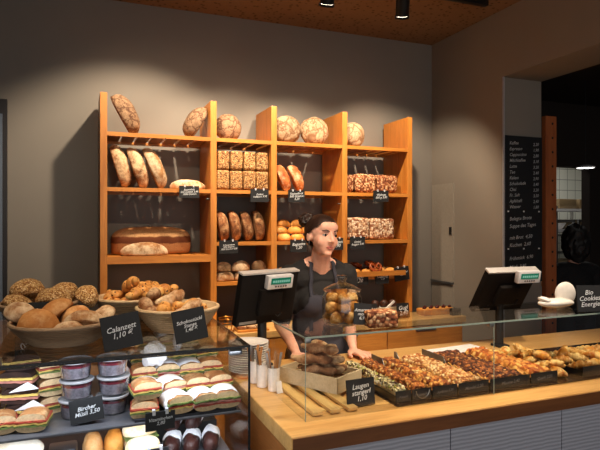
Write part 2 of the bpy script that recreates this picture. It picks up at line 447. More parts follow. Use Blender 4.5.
# ---- crusts
C = srgb
M_RYE = cracked('rye crust with floury plates', C(82, 50, 34), C(160, 128, 98), 20)
M_LEAF = cracked('pale crust with dark cuts', C(120, 82, 54), C(190, 162, 128), 13)
M_DARK = crust('dark country crust', C(84, 46, 26), C(142, 88, 50), C(206, 174, 134), .6, 20)
M_LIGHT = crust('light floury crust', C(136, 88, 52), C(184, 136, 88), C(226, 200, 164), .62, 22)
M_TAN = crust('tan bun crust', C(176, 110, 54), C(206, 146, 84), C(226, 184, 130), .4, 14)
M_GOLD = crust('golden roll crust', C(196, 118, 44), C(226, 160, 76), C(240, 196, 124), .45, 16, .5)
M_SEED = bits('oat and seed crust', [(0, C(96, 56, 26)), (.25, C(168, 112, 58)), (.5, C(206, 154, 92)), (.8, C(226, 186, 128))], 170, .7, .7, .003)
M_SOV = crust('seeded dark crust', C(80, 42, 24), C(150, 94, 54), C(200, 154, 108), .5, 36, .75, 1.0)
M_NUT = bits('nut and seed loaf', [(0, C(112, 58, 32)), (.3, C(196, 132, 86)), (.55, C(232, 186, 138)), (.8, C(150, 84, 48))], 84)
M_PALESEED = bits('pale seeded loaf', [(0, C(136, 84, 56)), (.25, C(232, 196, 158)), (.6, C(244, 220, 190)), (.85, C(196, 146, 106))], 70)
M_OAT = bits('oat flake crust', [(0, C(140, 92, 44)), (.3, C(206, 164, 104)), (.6, C(232, 200, 148)), (.85, C(190, 144, 88))], 230, .8, .6, .003)
M_PUMP = crust('grey brown roll crust', C(104, 68, 46), C(154, 108, 74), C(200, 162, 124), .45, 24)
M_BROWNROLL = crust('dark sheen roll', C(48, 26, 18), C(76, 42, 28), C(110, 66, 44), .15, 30, .4)
M_PRETZEL = crust('lye pretzel crust', C(94, 38, 14), C(150, 68, 24), C(186, 110, 60), .2, 30, .35)
def spotted(name):
    t = NT(name); bb = t.bsdf(.5, spec=.35); v = t.coord(rand=True)
    n = t.noise(v, 28, 4); c = t.ramp(n, [(.3, C(176, 104, 44)), (.55, C(226, 164, 88)), (.75, C(244, 206, 140))])
    d = t.voro(v, 62).outputs['Distance']
    t.l(t.mix(t.ramp(d, [(.17, (1, 1, 1)), (.24, (0, 0, 0))]), c, C(48, 24, 14)), bb.inputs['Base Color']); t.bump(n, bb, .4, .004); return t.m
M_CHOC = spotted('choc chip stick crust')

# ---- top board: round loaves (z of board top = 2.115, sits on slat tops 2.114)
ZT = 2.1155
def stand_round(x, y, R, th, mat, label, rz=0, rx=PI / 2 - .12, seed=1, name='round_loaf'):
    me = loaf_mesh(name, 2 * R, 2 * R, th, mat, seed, .05, 2.1, .3)
    o = tag(obj(name, me), label, 'bread', 'round loaves on top of the shelf')
    o.rotation_euler = (rx, 0, rz); bpy.context.view_layer.update()
    return o
def drop(o, x, y, z):
    """put an object so that its lowest point is at z and its centre at x, y"""
    mw = o.rotation_euler.to_matrix(); s = Matrix.Diagonal(o.scale)
    vs = [mw @ (s @ v.co) for v in o.data.vertices]
    zm = min(v.z for v in vs); cx = (min(v.x for v in vs) + max(v.x for v in vs)) / 2; cy = (min(v.y for v in vs) + max(v.y for v in vs)) / 2
    o.location = (x - cx, y - cy, z - zm); return o
def world_tris(o):
    mw = Matrix.LocRotScale(o.location, o.rotation_euler, o.scale); p = o.parent
    while p is not None: mw = Matrix.LocRotScale(p.location, p.rotation_euler, p.scale) @ mw; p = p.parent
    return [mw @ v.co for v in o.data.vertices], [tuple(f.vertices) for f in o.data.polygons]
PILES = []
class Pile:
    """lets items down one after another until they rest on what is already there"""
    def __init__(s, *objs, floor=None):
        s.v, s.f, s.items, s.objs = [], [], [], objs; s.floor = floor; PILES.append(s)
        for o in objs: s.add(o)
    def add(s, o):
        v, f = world_tris(o); k = len(s.v); s.v += v; s.f += [tuple(i + k for i in t) for t in f]; s.bvh = None
    def rest(s, o, cands, top=3.0, gap=.0012):
        from mathutils.bvhtree import BVHTree
        if s.v and s.bvh is None: s.bvh = BVHTree.FromPolygons(s.v, s.f)
        best = None
        for x, y, rot in cands:
            mw = Euler(rot).to_matrix(); vs = [mw @ (v.co * o.scale.x) for v in o.data.vertices]
            cx = (min(v.x for v in vs) + max(v.x for v in vs)) / 2; cy = (min(v.y for v in vs) + max(v.y for v in vs)) / 2
            off = Vector((x - cx, y - cy, top)); ws = [v + off for v in vs]
            d = min(w.z for w in ws) - s.floor if s.floor is not None else 9
            if s.v:
                for w, v0 in zip(ws, vs):
                    h = s.bvh.ray_cast(w, Vector((0, 0, -1)))[0]
                    if h is not None: d = min(d, w.z - h.z)
                bo = BVHTree.FromPolygons(ws, [tuple(f.vertices) for f in o.data.polygons])
                x0, x1 = min(w.x for w in ws), max(w.x for w in ws); y0, y1 = min(w.y for w in ws), max(w.y for w in ws)
                for q in s.v:
                    if x0 <= q.x <= x1 and y0 <= q.y <= y1:
                        h = bo.ray_cast(q, Vector((0, 0, 1)))[0]
                        if h is not None: d = min(d, h.z - q.z)
            z = top - d + gap; zz = max(w.z for w in ws) - d
            if best is None or zz < best[0]: best = (zz, off.x, off.y, z, rot)
        o.location = best[1:4]; o.rotation_euler = best[4]; s.add(o); s.items.append(o); return o
# leaning ovals in the first bay
me = loaf_mesh('oval_loaf', .265, .18, .10, M_RYE, 3, .05, 2.2, .3)
o = tag(obj('oval_loaf', me), 'dark oval loaf leaning against the first upright on top of the shelf', 'bread'); o.rotation_euler = (0, math.radians(62), math.radians(-8)); drop(o, .258, 3.60, ZT)
o = tag(obj('oval_loaf', loaf_mesh('oval_loaf', .225, .16, .09, M_RYE, 5, .05, 2.2, .3)), 'floury oval loaf leaning against the second upright on top of the shelf', 'bread'); o.rotation_euler = (0, math.radians(-60), math.radians(8)); drop(o, .695, 3.6, ZT)
for x, y, R, th, mat, lab, rz, sd in (
    (.925, 3.63, .092, .075, M_RYE, 'round dark loaf with cracked crust on top of the narrow second bay', -.1, 2),
    (1.338, 3.60, .102, .08, M_LEAF, 'round pale loaf with leaf-like cuts on top of the third bay', -.15, 4),
    (1.557, 3.62, .104, .085, M_LEAF, 'round floury loaf next to the leaf-cut loaf on the shelf top', -.1, 8),
    (1.862, 3.62, .095, .08, M_LEAF, 'round loaf half hidden by the fourth upright on the shelf top', -.1, 11)):
    drop(stand_round(x, y, R, th, mat, lab, rz, seed=sd), x, y, ZT)
# second board, first bay: three ovals on edge and one lying
Z2 = 1.7805
for k, (x, L) in enumerate(((.232, .275), (.333, .27), (.438, .275))):
    me = loaf_mesh('oval_loaf', L, .17, .082, (M_DARK, M_DARK, M_LIGHT)[k], 20 + k, .05, 2.3, .3, score=[(0, 9, .012, .008)] if k < 2 else None)
    o = tag(obj('oval_loaf', me), ['oval loaf on edge beside the first upright, second board', 'split brown oval loaf, middle one of three on edge', 'pale floury oval loaf on edge next to the lying loaf'][k], 'bread', 'oval loaves on edge in the first bay')
    o.rotation_euler = (0, math.radians((73, 71, 67)[k]), math.radians(-6)); drop(o, x, 3.612, Z2)
o = tag(obj('flat_loaf', loaf_mesh('flat_loaf', .225, .13, .062, M_LIGHT, 31, .06, 2.4, .3, taper=.25)), 'flat floury loaf lying beside three oval loaves on the second board', 'bread'); drop(o, .645, 3.60, Z2)
# bay 2 seeded bricks
bk = [brick_mesh('seeded_brick_loaf', .084, .2, .125, M_SEED, s) for s in range(3)]
xs = [.862, .952, 1.042, 1.13]
for r in range(2):
    for k in range(4):
        o = tag(obj('seeded_brick_loaf', bk[(k + r) % 3]), f'{ORD[k]} seeded brick loaf from the left in the {"lower" if r == 0 else "upper"} row, narrow second bay', 'bread', 'seeded brick loaves in the second bay')
        drop(o, xs[k] + (.006 if r else 0), 3.61 + .02 * r, Z2 + r * .131)
# bay 3 two striped loaves
for k in range(2):
    me = loaf_mesh('striped_loaf', .195, .12, .072, crust(f'striped loaf crust {k}', C(150, 70, 34), C(206, 124, 66), C(240, 206, 160), .5, 16), 40 + k, .04, 2.3, .3, score=[(-.04, .3, .01, .006), (0, .3, .01, .006), (.04, .3, .01, .006)])
    o = tag(obj('striped_loaf', me), ['reddish striped loaf beside the third upright, second board', 'striped loaf right behind a price sign in the third bay'][k], 'bread'); o.rotation_euler = (0, math.radians(66), -.2); drop(o, 1.30 + k * .098, 3.6, Z2)
# bay 4 nut loaves second board
nb = [brick_mesh('nut_loaf', .172, .12, .135, M_NUT, 3 + s, .5, .006) for s in range(2)]
for k, x in enumerate((1.798, 1.935, 2.118)):
    o = tag(obj('nut_loaf', nb[k % 2]), ['nut loaf half hidden by the fourth upright on the second board', 'chunky nut loaf in the middle of the fourth bay, second board', 'chunky nut loaf beside the last upright, second board'][k], 'bread', 'nut loaves on the second board')
    if k == 0: o.scale = (.42, 1, .95)
    drop(o, x, 3.6, Z2)
# bay 2 third board: four seeded ovals on edge
Z3 = 1.4405
for k, x in enumerate((.876, .959, 1.042, 1.125)):
    me = loaf_mesh('seeded_oval_loaf', .205, .15, .07, M_SOV, 50 + k, .05, 2.3, .3)
    o = tag(obj('seeded_oval_loaf', me), f'{ORD[k]} seeded oval loaf from the left on edge in the second bay, third board', 'bread', 'seeded oval loaves on the third board')
    o.rotation_euler = (0, math.radians((80, 79, 78, 82)[k]), -.1); drop(o, x, 3.6, Z3)
# bay 3 third board: pale rolls
rl = [loaf_mesh('pale_roll', .1, .075, .05, M_GOLD, 60 + s, .05, 2.2, .35, sub=3) for s in range(3)]
for k in range(11):
    row = 0 if k < 4 else (1 if k < 8 else 2); col = (k, k - 4, k - 8)[row]
    o = tag(obj('pale_roll', rl[k % 3]), f'{ORD[col]} golden roll from the left, {["bottom", "middle", "top"][row]} layer of the pile behind the woman', 'bread roll', 'golden rolls in the third bay')
    o.rotation_euler = (0, 0, RND.uniform(-.35, .35)); drop(o, 1.282 + col * .1 + (.02, .004, .03)[row], 3.575 + RND.uniform(-.005, .015) + row * .012, Z3 + .0005 + row * .047)
# bay 4 third board: pale seeded bricks
for k, x in enumerate((1.868, 2.066)):
    o = tag(obj('pale_brick_loaf', brick_mesh('pale_brick_loaf', (.175 if k == 0 else .205), .13, .152, M_PALESEED, 9 + k, .3, .006)), ['pale seeded block loaf above a price sign, third board', 'pale seeded block loaf beside the last upright, third board'][k], 'bread', 'pale block loaves on the third board')
    drop(o, x, 3.6, Z3)
# left bay, third board: giant loaf and flat one
Z3L = 1.3605
def giant():
    t = NT('giant loaf crust'); bb = t.bsdf(.75, spec=.3); v = t.coord()
    sp = t.n('ShaderNodeSeparateXYZ'); t.l(v, sp.inputs[0])
    n = t.noise(v, 14, 4); n3 = t.noise(v, 110, 3)
    ad = t.n('ShaderNodeMath', operation='MULTIPLY_ADD'); t.l(n, ad.inputs[0]); ad.inputs[1].default_value = .03; t.l(sp.outputs[2], ad.inputs[2])
    c = t.ramp(ad.outputs[0], [(.03, C(150, 100, 60)), (.085, C(166, 112, 68)), (.09, C(94, 48, 24)), (.128, C(112, 60, 30)), (.134, C(206, 160, 110)), (.18, C(176, 122, 74))])
    t.l(t.mix(t.ramp(n3, [(.5, (0, 0, 0)), (.8, (.5, .5, .5))]), c, C(92, 50, 26)), bb.inputs['Base Color']); t.bump(n3, bb, .5, .004); return t.m
o = tag(obj('giant_loaf', loaf_mesh('giant_loaf', .5, .2, .17, giant(), 70, .03, 3.6, .5)), 'giant long dark loaf with a pale band lying in the first bay', 'bread'); drop(o, .43, 3.72, Z3L)
o = tag(obj('flat_loaf', loaf_mesh('flat_loaf', .29, .1, .078, M_LIGHT, 71, .05, 2.4, .3, taper=.25)), 'long pale flat loaf lying in front of the giant loaf', 'bread'); drop(o, .37, 3.565, Z3L)
# bay 2 fourth board
Z4 = 1.1805
for k, (x, y, z, L, W, Hh, rz, mat, lab) in enumerate((
    (.885, 3.575, 0, .135, .10, .06, .1, M_LIGHT, 'floury torpedo loaf lowest beside the second upright, fourth board'),
    (1.005, 3.575, 0, .115, .10, .06, -.1, M_LIGHT, 'floury torpedo loaf low in the middle of the second bay, fourth board'),
    (1.118, 3.575, 0, .125, .10, .06, .1, M_LIGHT, 'floury torpedo loaf lowest beside the third upright, fourth board'),
    (.88, 3.59, .0605, .115, .095, .06, .2, M_DARK, 'brown torpedo loaf in the upper layer beside the second upright'),
    (1.0, 3.585, .0605, .14, .095, .065, .4, M_LIGHT, 'pale torpedo loaf slanting across the pile on the fourth board'),
    (1.136, 3.62, .0605, .1, .1, .062, -.5, M_DARK, 'brown torpedo loaf topmost beside the third upright, fourth board'))):
    o = tag(obj('torpedo_loaf', loaf_mesh('torpedo_loaf', L, W, Hh, mat, 80 + k, .05, 2.2, .3, taper=.2)), lab, 'bread', 'torpedo loaves on the fourth board'); o.rotation_euler = (0, 0, rz); drop(o, x, y, Z4 + z)
o = tag(obj('tan_roll', loaf_mesh('tan_roll', .12, .1, .075, M_GOLD, 90, .05, 2.2, .3)), 'orange brown roll beside the third upright behind the woman', 'bread roll'); drop(o, 1.3, 3.57, Z4)
# bay 4 fourth board: box of bagels, pretzels
cr = thing('roll_tray', 'shallow oak tray of bagels and pretzels in the fourth bay', 'tray', (2.0, 3.57, Z4))
b = bm_(); box(b, -.225, .22, -.09, .2, 0, .008); obj('base', b, OAKX, cr, smooth=False)
for y0, y1 in ((-.1, -.09), (.2, .21)):
    b = bm_(); box(b, -.225, .22, y0, y1, 0, .035); obj('side', b, OAKX, cr, smooth=False)
zt = Z4 + .0085
for k, (x, y, R, r, mat, nm, lab, rx, zz) in enumerate((
    (1.84, 3.55, .036, .018, M_GOLD, 'bagel', 'golden bagel next to the fourth upright in the oak tray', 0, 0),
    (1.935, 3.543, .034, .017, M_GOLD, 'bagel', 'golden bagel below the dark rings in the oak tray', 0, 0),
    (2.04, 3.54, .036, .017, M_GOLD, 'bagel', 'golden bagel in the middle of the oak tray', 0, 0),
    (2.14, 3.54, .038, .019, M_GOLD, 'bagel', 'golden bagel near the last upright in the oak tray', 0, 0),
    (1.905, 3.655, .036, .017, M_PRETZEL, 'lye_ring', 'dark lye ring behind golden bagels, nearer the fourth upright', 0, 0),
    (2.025, 3.66, .042, .018, M_PRETZEL, 'lye_ring', 'largest dark lye ring at the back of the oak tray', 0, 0),
    (2.15, 3.665, .036, .018, M_TAN, 'seeded_ring', 'seeded pale ring at the back of the oak tray', 0, 0),
    (2.02, 3.645, .040, .017, M_PRETZEL, 'lye_ring', 'dark lye ring stacked topmost in the oak tray', .25, .04),
    (1.90, 3.64, .034, .016, M_PRETZEL, 'lye_ring', 'dark lye ring stacked over another beside the topmost ring', .25, .036))):
    o = tag(obj(nm, ring_mesh(nm, R * .87, r * .97, mat, k, 3)), lab, 'bread roll'); o.rotation_euler = (rx, 0, k); drop(o, x, y, zt + zz)
pz = tag(obj('pretzel', pretzel_mesh('pretzel', .042, .011, M_PRETZEL)), 'small twisted pretzel leaning at the front of the oak tray', 'pretzel'); pz.rotation_euler = (PI / 2 - .5, 0, 0); drop(pz, 1.985, 3.497, zt + .012)

# ---- chalk signs on the shelf
def ssign(x, z, w, h, lines, label, roll=0):
    return price_sign((x, 3.485, z - h / 2), w, h, lines, label, 0, 0, True, False, roll)
ssign(.635, 1.76, .125, .075, ['Bauernlaib', '500 Gramm 2,40', '1000 Gramm'], 'black chalk sign Bauernlaib on the first bay, second board')
ssign(1.10, 1.745, .125, .085, ['Dinkel', 'Vollkorn 3,90'], 'black chalk sign Dinkel Vollkorn on the second bay, second board')
ssign(1.362, 1.745, .12, .08, ['Kastenbrot', '500 Gramm', '3,20'], 'black chalk sign Kastenbrot under the two striped loaves')
ssign(2.02, 1.757, .125, .08, ['Walnuss', '500 g 3,80'], 'black chalk sign Walnuss under the nut loaves')
ssign(.89, 1.408, .125, .085, ['Schwarzbrot', '500 Gramm', '1000 Gramm 4,20'], 'black chalk sign Schwarzbrot under the seeded oval loaves')
ssign(1.377, 1.407, .12, .085, ['Baguette', '1,20'], 'black chalk sign Baguette behind the woman, third bay')
ssign(1.665, 1.416, .1, .085, ['Roggen', '2,90'], 'black chalk sign Roggen partly behind the face of the woman')
ssign(1.828, 1.42, .12, .09, ['Dinkel', 'Roggen 3,40'], 'black chalk sign Dinkel Roggen under the pale block loaves')
ssign(1.84, 1.165, .15, .085, ['Bagel', '1,10'], 'dim black sign Bagel at the fourth upright under the oak tray')
ssign(2.03, 1.165, .11, .085, ['Laugenring', '1,20'], 'dim black sign Laugenring in the middle below the oak tray')
ssign(2.2, 1.19, .125, .1, ['Laugenbrezel', '0,80'], 'black chalk sign Laugenbrezel at the last upright', -.12)

# things on the base worktop
ZW = .9005
price_sign((1.84, 3.30, ZW), .1, .105, ['Kuchen', '2,20'], 'black chalk sign on the worktop behind the cookie jar', 0, -.15, False, True)
price_sign((2.08, 3.28, ZW), .1, .1, ['Gugl', '2,40'], 'dim black chalk sign on the worktop before the white spatula tray', 0, -.15, False, True)
cb = thing('cake_box', 'small pale wooden box of cakes on the worktop between two signs', 'box', (1.975, 3.38, ZW))
b = bm_(); box(b, -.1, .12, -.05, .05, 0, .006)
for a in ((-.1, .12, -.05, -.044), (-.1, .12, .044, .05), (-.1, -.094, -.05, .05), (.114, .12, -.05, .05)): box(b, *a, 0, .075)
obj('body', b, PALEWOOD, cb, smooth=False)
b = bm_(); box(b, -.09, .11, -.04, .04, .066, .07); obj('lining_paper', b, PAPER, cb, smooth=False)
for k in range(3):
    o = tag(obj('small_cake', loaf_mesh('small_cake', .06, .06, .05, M_BROWNROLL, 100 + k, .06, 2.2, .3, sub=3)), f'{ORD[k]} dark little cake from the left in the wooden cake box', 'cake', 'dark cakes in the cake box'); drop(o, 1.915 + k * .068, 3.38, ZW + .0705)
sp = thing('spatula', 'long white handled spatula leaning on the cake box', 'spatula', (1.88, 3.318, ZW + .002), (0, math.radians(52), 0))
b = bm_(); box(b, -.008, .008, -.004, .004, .07, .19, bev=.002); obj('handle', b, WHITE, sp, smooth=False)
b = bm_(); box(b, -.016, .016, -.0015, .0015, .0, .07); obj('blade', b, STEEL, sp, smooth=False)
ft = thing('fruit_tart', 'long fruit tart with dark cherries on the worktop end beside the grey wall', 'tart', (2.40, 3.36, ZW))
b = bm_(); box(b, -.13, .13, -.05, .05, 0, .045, bev=.008); obj('crust', b, M_GOLD, ft)
for k in range(9):
    b = bm_(); ball(b, .014, (-.11 + k * .0275, -.02 + .03 * (k % 2), .05), seg=10, rings=6); obj('cherry', b, plain('cherry', C(70, 14, 14), .25), ft)
bb = thing('black_box', 'small black device at the worktop end beside the cherry tart', 'device', (2.5, 3.26, ZW))
b = bm_(); box(b, -.035, .035, -.02, .02, 0, .05, bev=.004); obj('housing', b, BLACK, bb)
b = bm_(); box(b, -.02, .02, -.0215, -.019, .012, .035); obj('display', b, plain('dim display', C(40, 44, 46), .2), bb, smooth=False)
bs = thing('wire_basket', 'small golden wire basket on the worktop behind the till', 'basket', (.83, 3.28, ZW))
b = bm_()
for z, r in ((.0, .04), (.04, .047), (.08, .052)): tube(b, [(r * math.cos(a * PI / 12), r * math.sin(a * PI / 12), z + .004) for a in range(24)], .003, 6, True)
for a in range(10): tube(b, [(.04 * math.cos(a * PI / 5), .04 * math.sin(a * PI / 5), .004), (.052 * math.cos(a * PI / 5), .052 * math.sin(a * PI / 5), .084)], .002, 6)
obj('frame', b, plain('brass wire', C(190, 130, 60), .3, 1), bs)
cbo = thing('crumb_board', 'thin wooden board with brown bread slices on the worktop behind the till', 'board', (.98, 3.27, ZW))
b = bm_(); box(b, -.1, .1, -.05, .06, 0, .012, bev=.002); obj('plank', b, OAKX, cbo, smooth=False)
for k in range(3):
    o = tag(obj('bread_slice', brick_mesh('bread_slice', .055, .07, .016, M_DARK, k)), f'{ORD[k]} brown bread slice on the thin board behind the till', 'bread slice', 'bread slices on the thin board'); drop(o, .915 + k * .06, 3.28, ZW + .0125)

# ================================================================== SERVICE COUNTER
ZC = .92
ct = thing('service_counter', 'long wooden service counter with pale grey ribbed front under the glass case', 'counter', (.59, 1.55, 0))
CX, CY = .59, 1.55
b = bm_(); box(b, 0, 2.42, 0, .90, .865, ZC, bev=.004); obj('worktop', b, TOPWOOD, ct, smooth=False)
b = bm_(); box(b, 0.004, 2.42, -.003, .0, .867, ZC - .006); obj('fascia', b, DARKWOOD, ct, smooth=False)
b = bm_(); box(b, .012, .04, .02, .88, .0, .864); obj('end_panel', b, ENDWOOD, ct, smooth=False)
b = bm_(); box(b, .04, 2.4, .86, .88, .1, .864); obj('back_panel', b, OAKX, ct, smooth=False)
RIB = ribbed_mat()
for a, c in ((.045, .63), (.634, 1.155), (1.159, 1.68), (1.684, 2.2), (2.204, 2.42)):
    b = bm_(); box(b, a, c, .07, .09, .08, .864); obj('front_panel', b, RIB, ct, smooth=False)
b = bm_(); box(b, .045, 2.4, .1, .86, .0, .08); obj('plinth', b, BLACK, ct, smooth=False)

# glass case on the counter
GX0, GX1, GY0, GY1, GZ = .677, 2.75, 1.652, 1.985, 1.196
gc = thing('glass_case', 'clear glass pastry case standing on the wooden service counter', 'display case', (GX0, GY0, ZC))
seams = [GX0, 1.443, 2.21, GX1]
for a, c in zip(seams, seams[1:]):
    b = bm_(); box(b, a - GX0 + .0015, c - GX0 - .0015, 0, .005, .0005, GZ - ZC - .007); obj('front_pane', b, PANE, gc, smooth=False)
    b = bm_(); box(b, a - GX0 + .001, c - GX0 - .001, 0, GY1 - GY0, GZ - ZC - .006, GZ - ZC); obj('top_pane', b, TOPPANE, gc, smooth=False)
    b = bm_(); box(b, a - GX0, c - GX0, -.0012, -.0002, GZ - ZC - .006, GZ - ZC); obj('pane_edge', b, EDGE, gc, smooth=False)
b = bm_(); box(b, 0, .005, .006, GY1 - GY0, .0005, GZ - ZC - .007); obj('side_pane', b, PANE, gc, smooth=False)
b = bm_(); box(b, -.0014, -.0002, 0, GY1 - GY0, GZ - ZC - .006, GZ - ZC); obj('pane_edge', b, EDGE, gc, smooth=False)
for a in seams[:3]:
    b = bm_(); box(b, a - GX0 - .0012, a - GX0 + .0012, -.001, .0005, .0005, GZ - ZC - .006); obj('pane_edge', b, EDGE, gc, smooth=False)
for a, y in ((0.012, .012), (1.443 - GX0, .012), (2.21 - GX0, .012)):
    b = bm_(); box(b, a - .012, a + .012, y - .006, y + .014, GZ - ZC - .022, GZ - ZC - .0065, bev=.002); obj('clamp', b, STEEL, gc)

# dark display mat under the trays
b = bm_(); box(b, 1.03, 2.72, 1.664, 2.15, ZC + .0005, ZC + .004)
tag(obj('display_mat', b, plain('dark glossy mat', C(44, 30, 22), .22), smooth=False), 'dark glossy mat under the pastry trays in the glass case', 'mat')
ZM = ZC + .0045

# pastry trays
def crumb(name, stops, sc=80): return bits(name, stops, sc, .6, 1.0, .008)
CR = [crumb('pistachio crumble', [(0, C(74, 44, 24)), (.16, C(226, 214, 160)), (.45, C(238, 228, 196)), (.7, C(170, 168, 84)), (.86, C(216, 190, 130))], 95),
      crumb('nut caramel crumble', [(0, C(112, 54, 22)), (.25, C(184, 106, 48)), (.5, C(212, 140, 70)), (.75, C(150, 82, 36)), (.9, C(232, 184, 116))], 90),
      crumb('apricot glaze', [(0, C(110, 54, 24)), (.25, C(196, 118, 54)), (.5, C(226, 164, 86)), (.75, C(166, 92, 42)), (.9, C(238, 200, 134))], 70),
      crumb('almond streusel', [(0, C(150, 84, 40)), (.22, C(232, 184, 124)), (.5, C(244, 212, 160)), (.75, C(210, 146, 84)), (.9, C(226, 170, 104))], 85),
      crumb('dark plum crumble', [(0, C(70, 32, 18)), (.3, C(146, 82, 42)), (.55, C(188, 118, 62)), (.75, C(104, 52, 28)), (.9, C(216, 164, 104))], 85),
      crumb('baked cheese glaze', [(0, C(164, 86, 36)), (.25, C(220, 148, 70)), (.5, C(238, 186, 104)), (.75, C(196, 112, 50)), (.92, C(126, 52, 30))], 48)]
SPONGE = plain('yellow sponge', C(214, 160, 84), .8, grain=.15)
def slice_thing(w, d, h, mat, seed, label, group):
    t = thing('cake_slice', label, 'cake slice', group=group)
    b = bm_(); box(b, -w / 2, w / 2, -d / 2, d / 2, 0, h * .45, bev=.003); obj('cake_base', b, SPONGE, t)
    b = bm_(); bmesh.ops.create_grid(b, x_segments=14, y_segments=8, size=.5)
    for v in b.verts:
        e = min(.5 - abs(v.co.x), .5 - abs(v.co.y)); k = min(1, e / .14) ** .6
        n = noise.noise(Vector((v.co.x * w * 130, v.co.y * d * 130, seed * 3.3)))
        v.co = (v.co.x * w * 1.02, v.co.y * d * 1.04, h * .3 + k * (h * .6 + n * .007))
    obj('topping', b, mat, t); return t
def tray(x0, x1, y0, y1, label, text, fz=.042):
    w = (x1 - x0); t = thing('pastry_tray', label, 'tray', ((x0 + x1) / 2, y0, ZM))
    D = y1 - y0; b = bm_(); box(b, -w / 2, w / 2, 0, D, 0, .004); obj('base', b, BLACKTRAY, t, smooth=False)
    for s in (-1, 1):
        b = bm_(); a = s * w / 2; box(b, min(a, a - s * .002), max(a, a - s * .002), 0, D, .004, .026); obj('side', b, BLACKTRAY, t, smooth=False)
    b = bm_(); box(b, -w / 2, w / 2, 0, .002, .004, fz); ls = obj('label_strip', b, SLATE, t, smooth=False)
    chalk(ls, [text], w * .9, fz, y=-.0006, size=min(.017, w * 1.5 / len(text)), name='chalk_writing', mat=plain('faded chalk', C(120, 122, 126), .9))
    return t
TR = [(1.04, 1.104, 'Pistazie', 'pistachio crumble', 'pale tray of white and green pistachio slices next to the crate of dark rolls'),
      (1.108, 1.19, 'Nussecke', 'caramel nut', 'narrow tray of orange brown nut slices beside the pistachio tray'),
      (1.196, 1.305, 'Aprikose 2,20', 'apricot', 'tray of glazed apricot slices between nut slices and almond streusel'),
      (1.312, 1.452, 'Mandel 2,20', 'almond streusel', 'tray of pale almond streusel slices in the middle of the glass case'),
      (1.459, 1.655, 'Pflaume 2,40', 'dark plum', 'wide tray of dark plum crumble slices behind the pane joint'),
      (1.662, 1.80, 'Quark 2,20', 'baked cheese', 'tray of orange baked cheese pastries beside the plaited buns')]
for i, (x0, x1, txt, nm, lab) in enumerate(TR):
    tray(x0, x1, 1.69, 2.125, lab, txt)
    n = 9; w = (x1 - x0) * .93 - .012
    proto = None
    for k in range(n):
        l = f'{ORD[k]} {nm} slice counted from the front glass in its tray'
        loc = ((x0 + x1) / 2 + RND.uniform(-.002, .002), 1.725 + k * .0465, ZM + .0065 + .0065)
        rot = (math.radians(14 + RND.uniform(-3, 3)), RND.uniform(-.03, .03), RND.uniform(-.03, .03))
        if proto is None or k == 5:
            proto = slice_thing(w, .047, .042, CR[i], i * 10 + k, l, f'{nm} slices'); proto.location = loc; proto.rotation_euler = rot
        else: dup(proto, l, loc, rot)
for x, y0, y1, lab in ((1.193, 2.0, 2.14, 'dull steel divider plate between nut and apricot slices'), (1.3085, 2.07, 2.14, 'short dull steel divider plate between apricot and almond slices'), (1.4555, 1.93, 2.14, 'long dull steel divider plate between almond and plum slices')):
    b = bm_(); v = [b.verts.new(p) for p in ((-.0015, y0, 0), (-.0015, y1, 0), (-.0015, y1, .064), (-.0015, y0 + .05, .064))]; b.faces.new(v)
    r = bmesh.ops.extrude_face_region(b, geom=b.faces[:]); bmesh.ops.translate(b, verts=[g for g in r['geom'] if isinstance(g, bmesh.types.BMVert)], vec=(.003, 0, 0))
    o = tag(obj('divider_plate', b, DSTEEL, smooth=False), lab, 'divider', loc if False else None); o.location = (x, 0, ZM)
# wire loop on the tray front
lp = bm_(); tube(lp, [(.028 * math.cos(a), 0, .028 * math.sin(a)) for a in [PI + PI * k / 14 for k in range(15)]], .0018, 6)
o = tag(obj('wire_loop', lp, STEEL), 'thin bright wire loop hanging at the front of the almond and nut trays', 'wire loop'); o.location = (1.15, 1.685, ZM + .036)

# plaited buns, glazed
GLZ = crust('glazed bun crust', C(166, 86, 28), C(222, 154, 66), C(248, 214, 142), .5, 26, .25, .3)
GLZ2 = crust('egg washed bun crust', C(180, 98, 34), C(234, 178, 88), C(250, 222, 150), .6, 26, .25, .3)
def braid_mesh(name, L, r, mat, seed):
    b = bm_()
    for s in range(3):
        pts, rad = [], []
        for i in range(30):
            t = i / 29; a = t * 3 * PI + s * 2 * PI / 3; e = math.sin(PI * (.06 + .88 * t)) ** .5
            pts.append((L * (t - .5), math.sin(a) * r * .6 * e, r * .55 + math.cos(2 * a) * r * .22 * e)); rad.append(r * .46 * e)
        tube(b, pts, rad, 10)
    for v in b.verts: v.co.z = max(0, v.co.z)
    return mesh(name, b, mat, True)
bpile = Pile(floor=ZM + .0005)
br = [braid_mesh('plaited_bun', .10, .029, (GLZ, GLZ2)[s % 2], s) for s in range(2)]
k = 0
for yy, xs in ((1.755, (1.862,)), (1.81, (1.845, 1.89)), (1.88, (1.84, 1.89)), (1.96, (1.84, 1.89)), (2.05, (1.84, 1.90, 1.965)), (2.12, (1.87, 1.93, 2.0))):
    for x in xs:
        o = tag(obj('plaited_bun', br[k % 2]), f'glazed plaited bun, {["front", "front", "front", "front", "front", "middle", "middle", "back", "back", "back", "front", "back", "back", "upper front", "upper middle", "upper middle", "upper back", "upper back"][k]} of the plaited pile beside the cheese pastries', 'bun', f'plaited buns, {["front", "middle", "back", "upper"][0 if k < 5 or k == 10 else 1 if k < 7 else 2 if k < 13 else 3]} of the pile')
        bpile.rest(o, [(x, yy, (0, 0, PI / 2 + RND.uniform(-.5, .5)))]); k += 1
tr7 = tray(1.94, 2.42, 1.69, 1.99, 'wide black tray of croissants at the picture edge of the glass case', 'Croissant 1,40')
cpile = Pile(floor=ZM + .005)
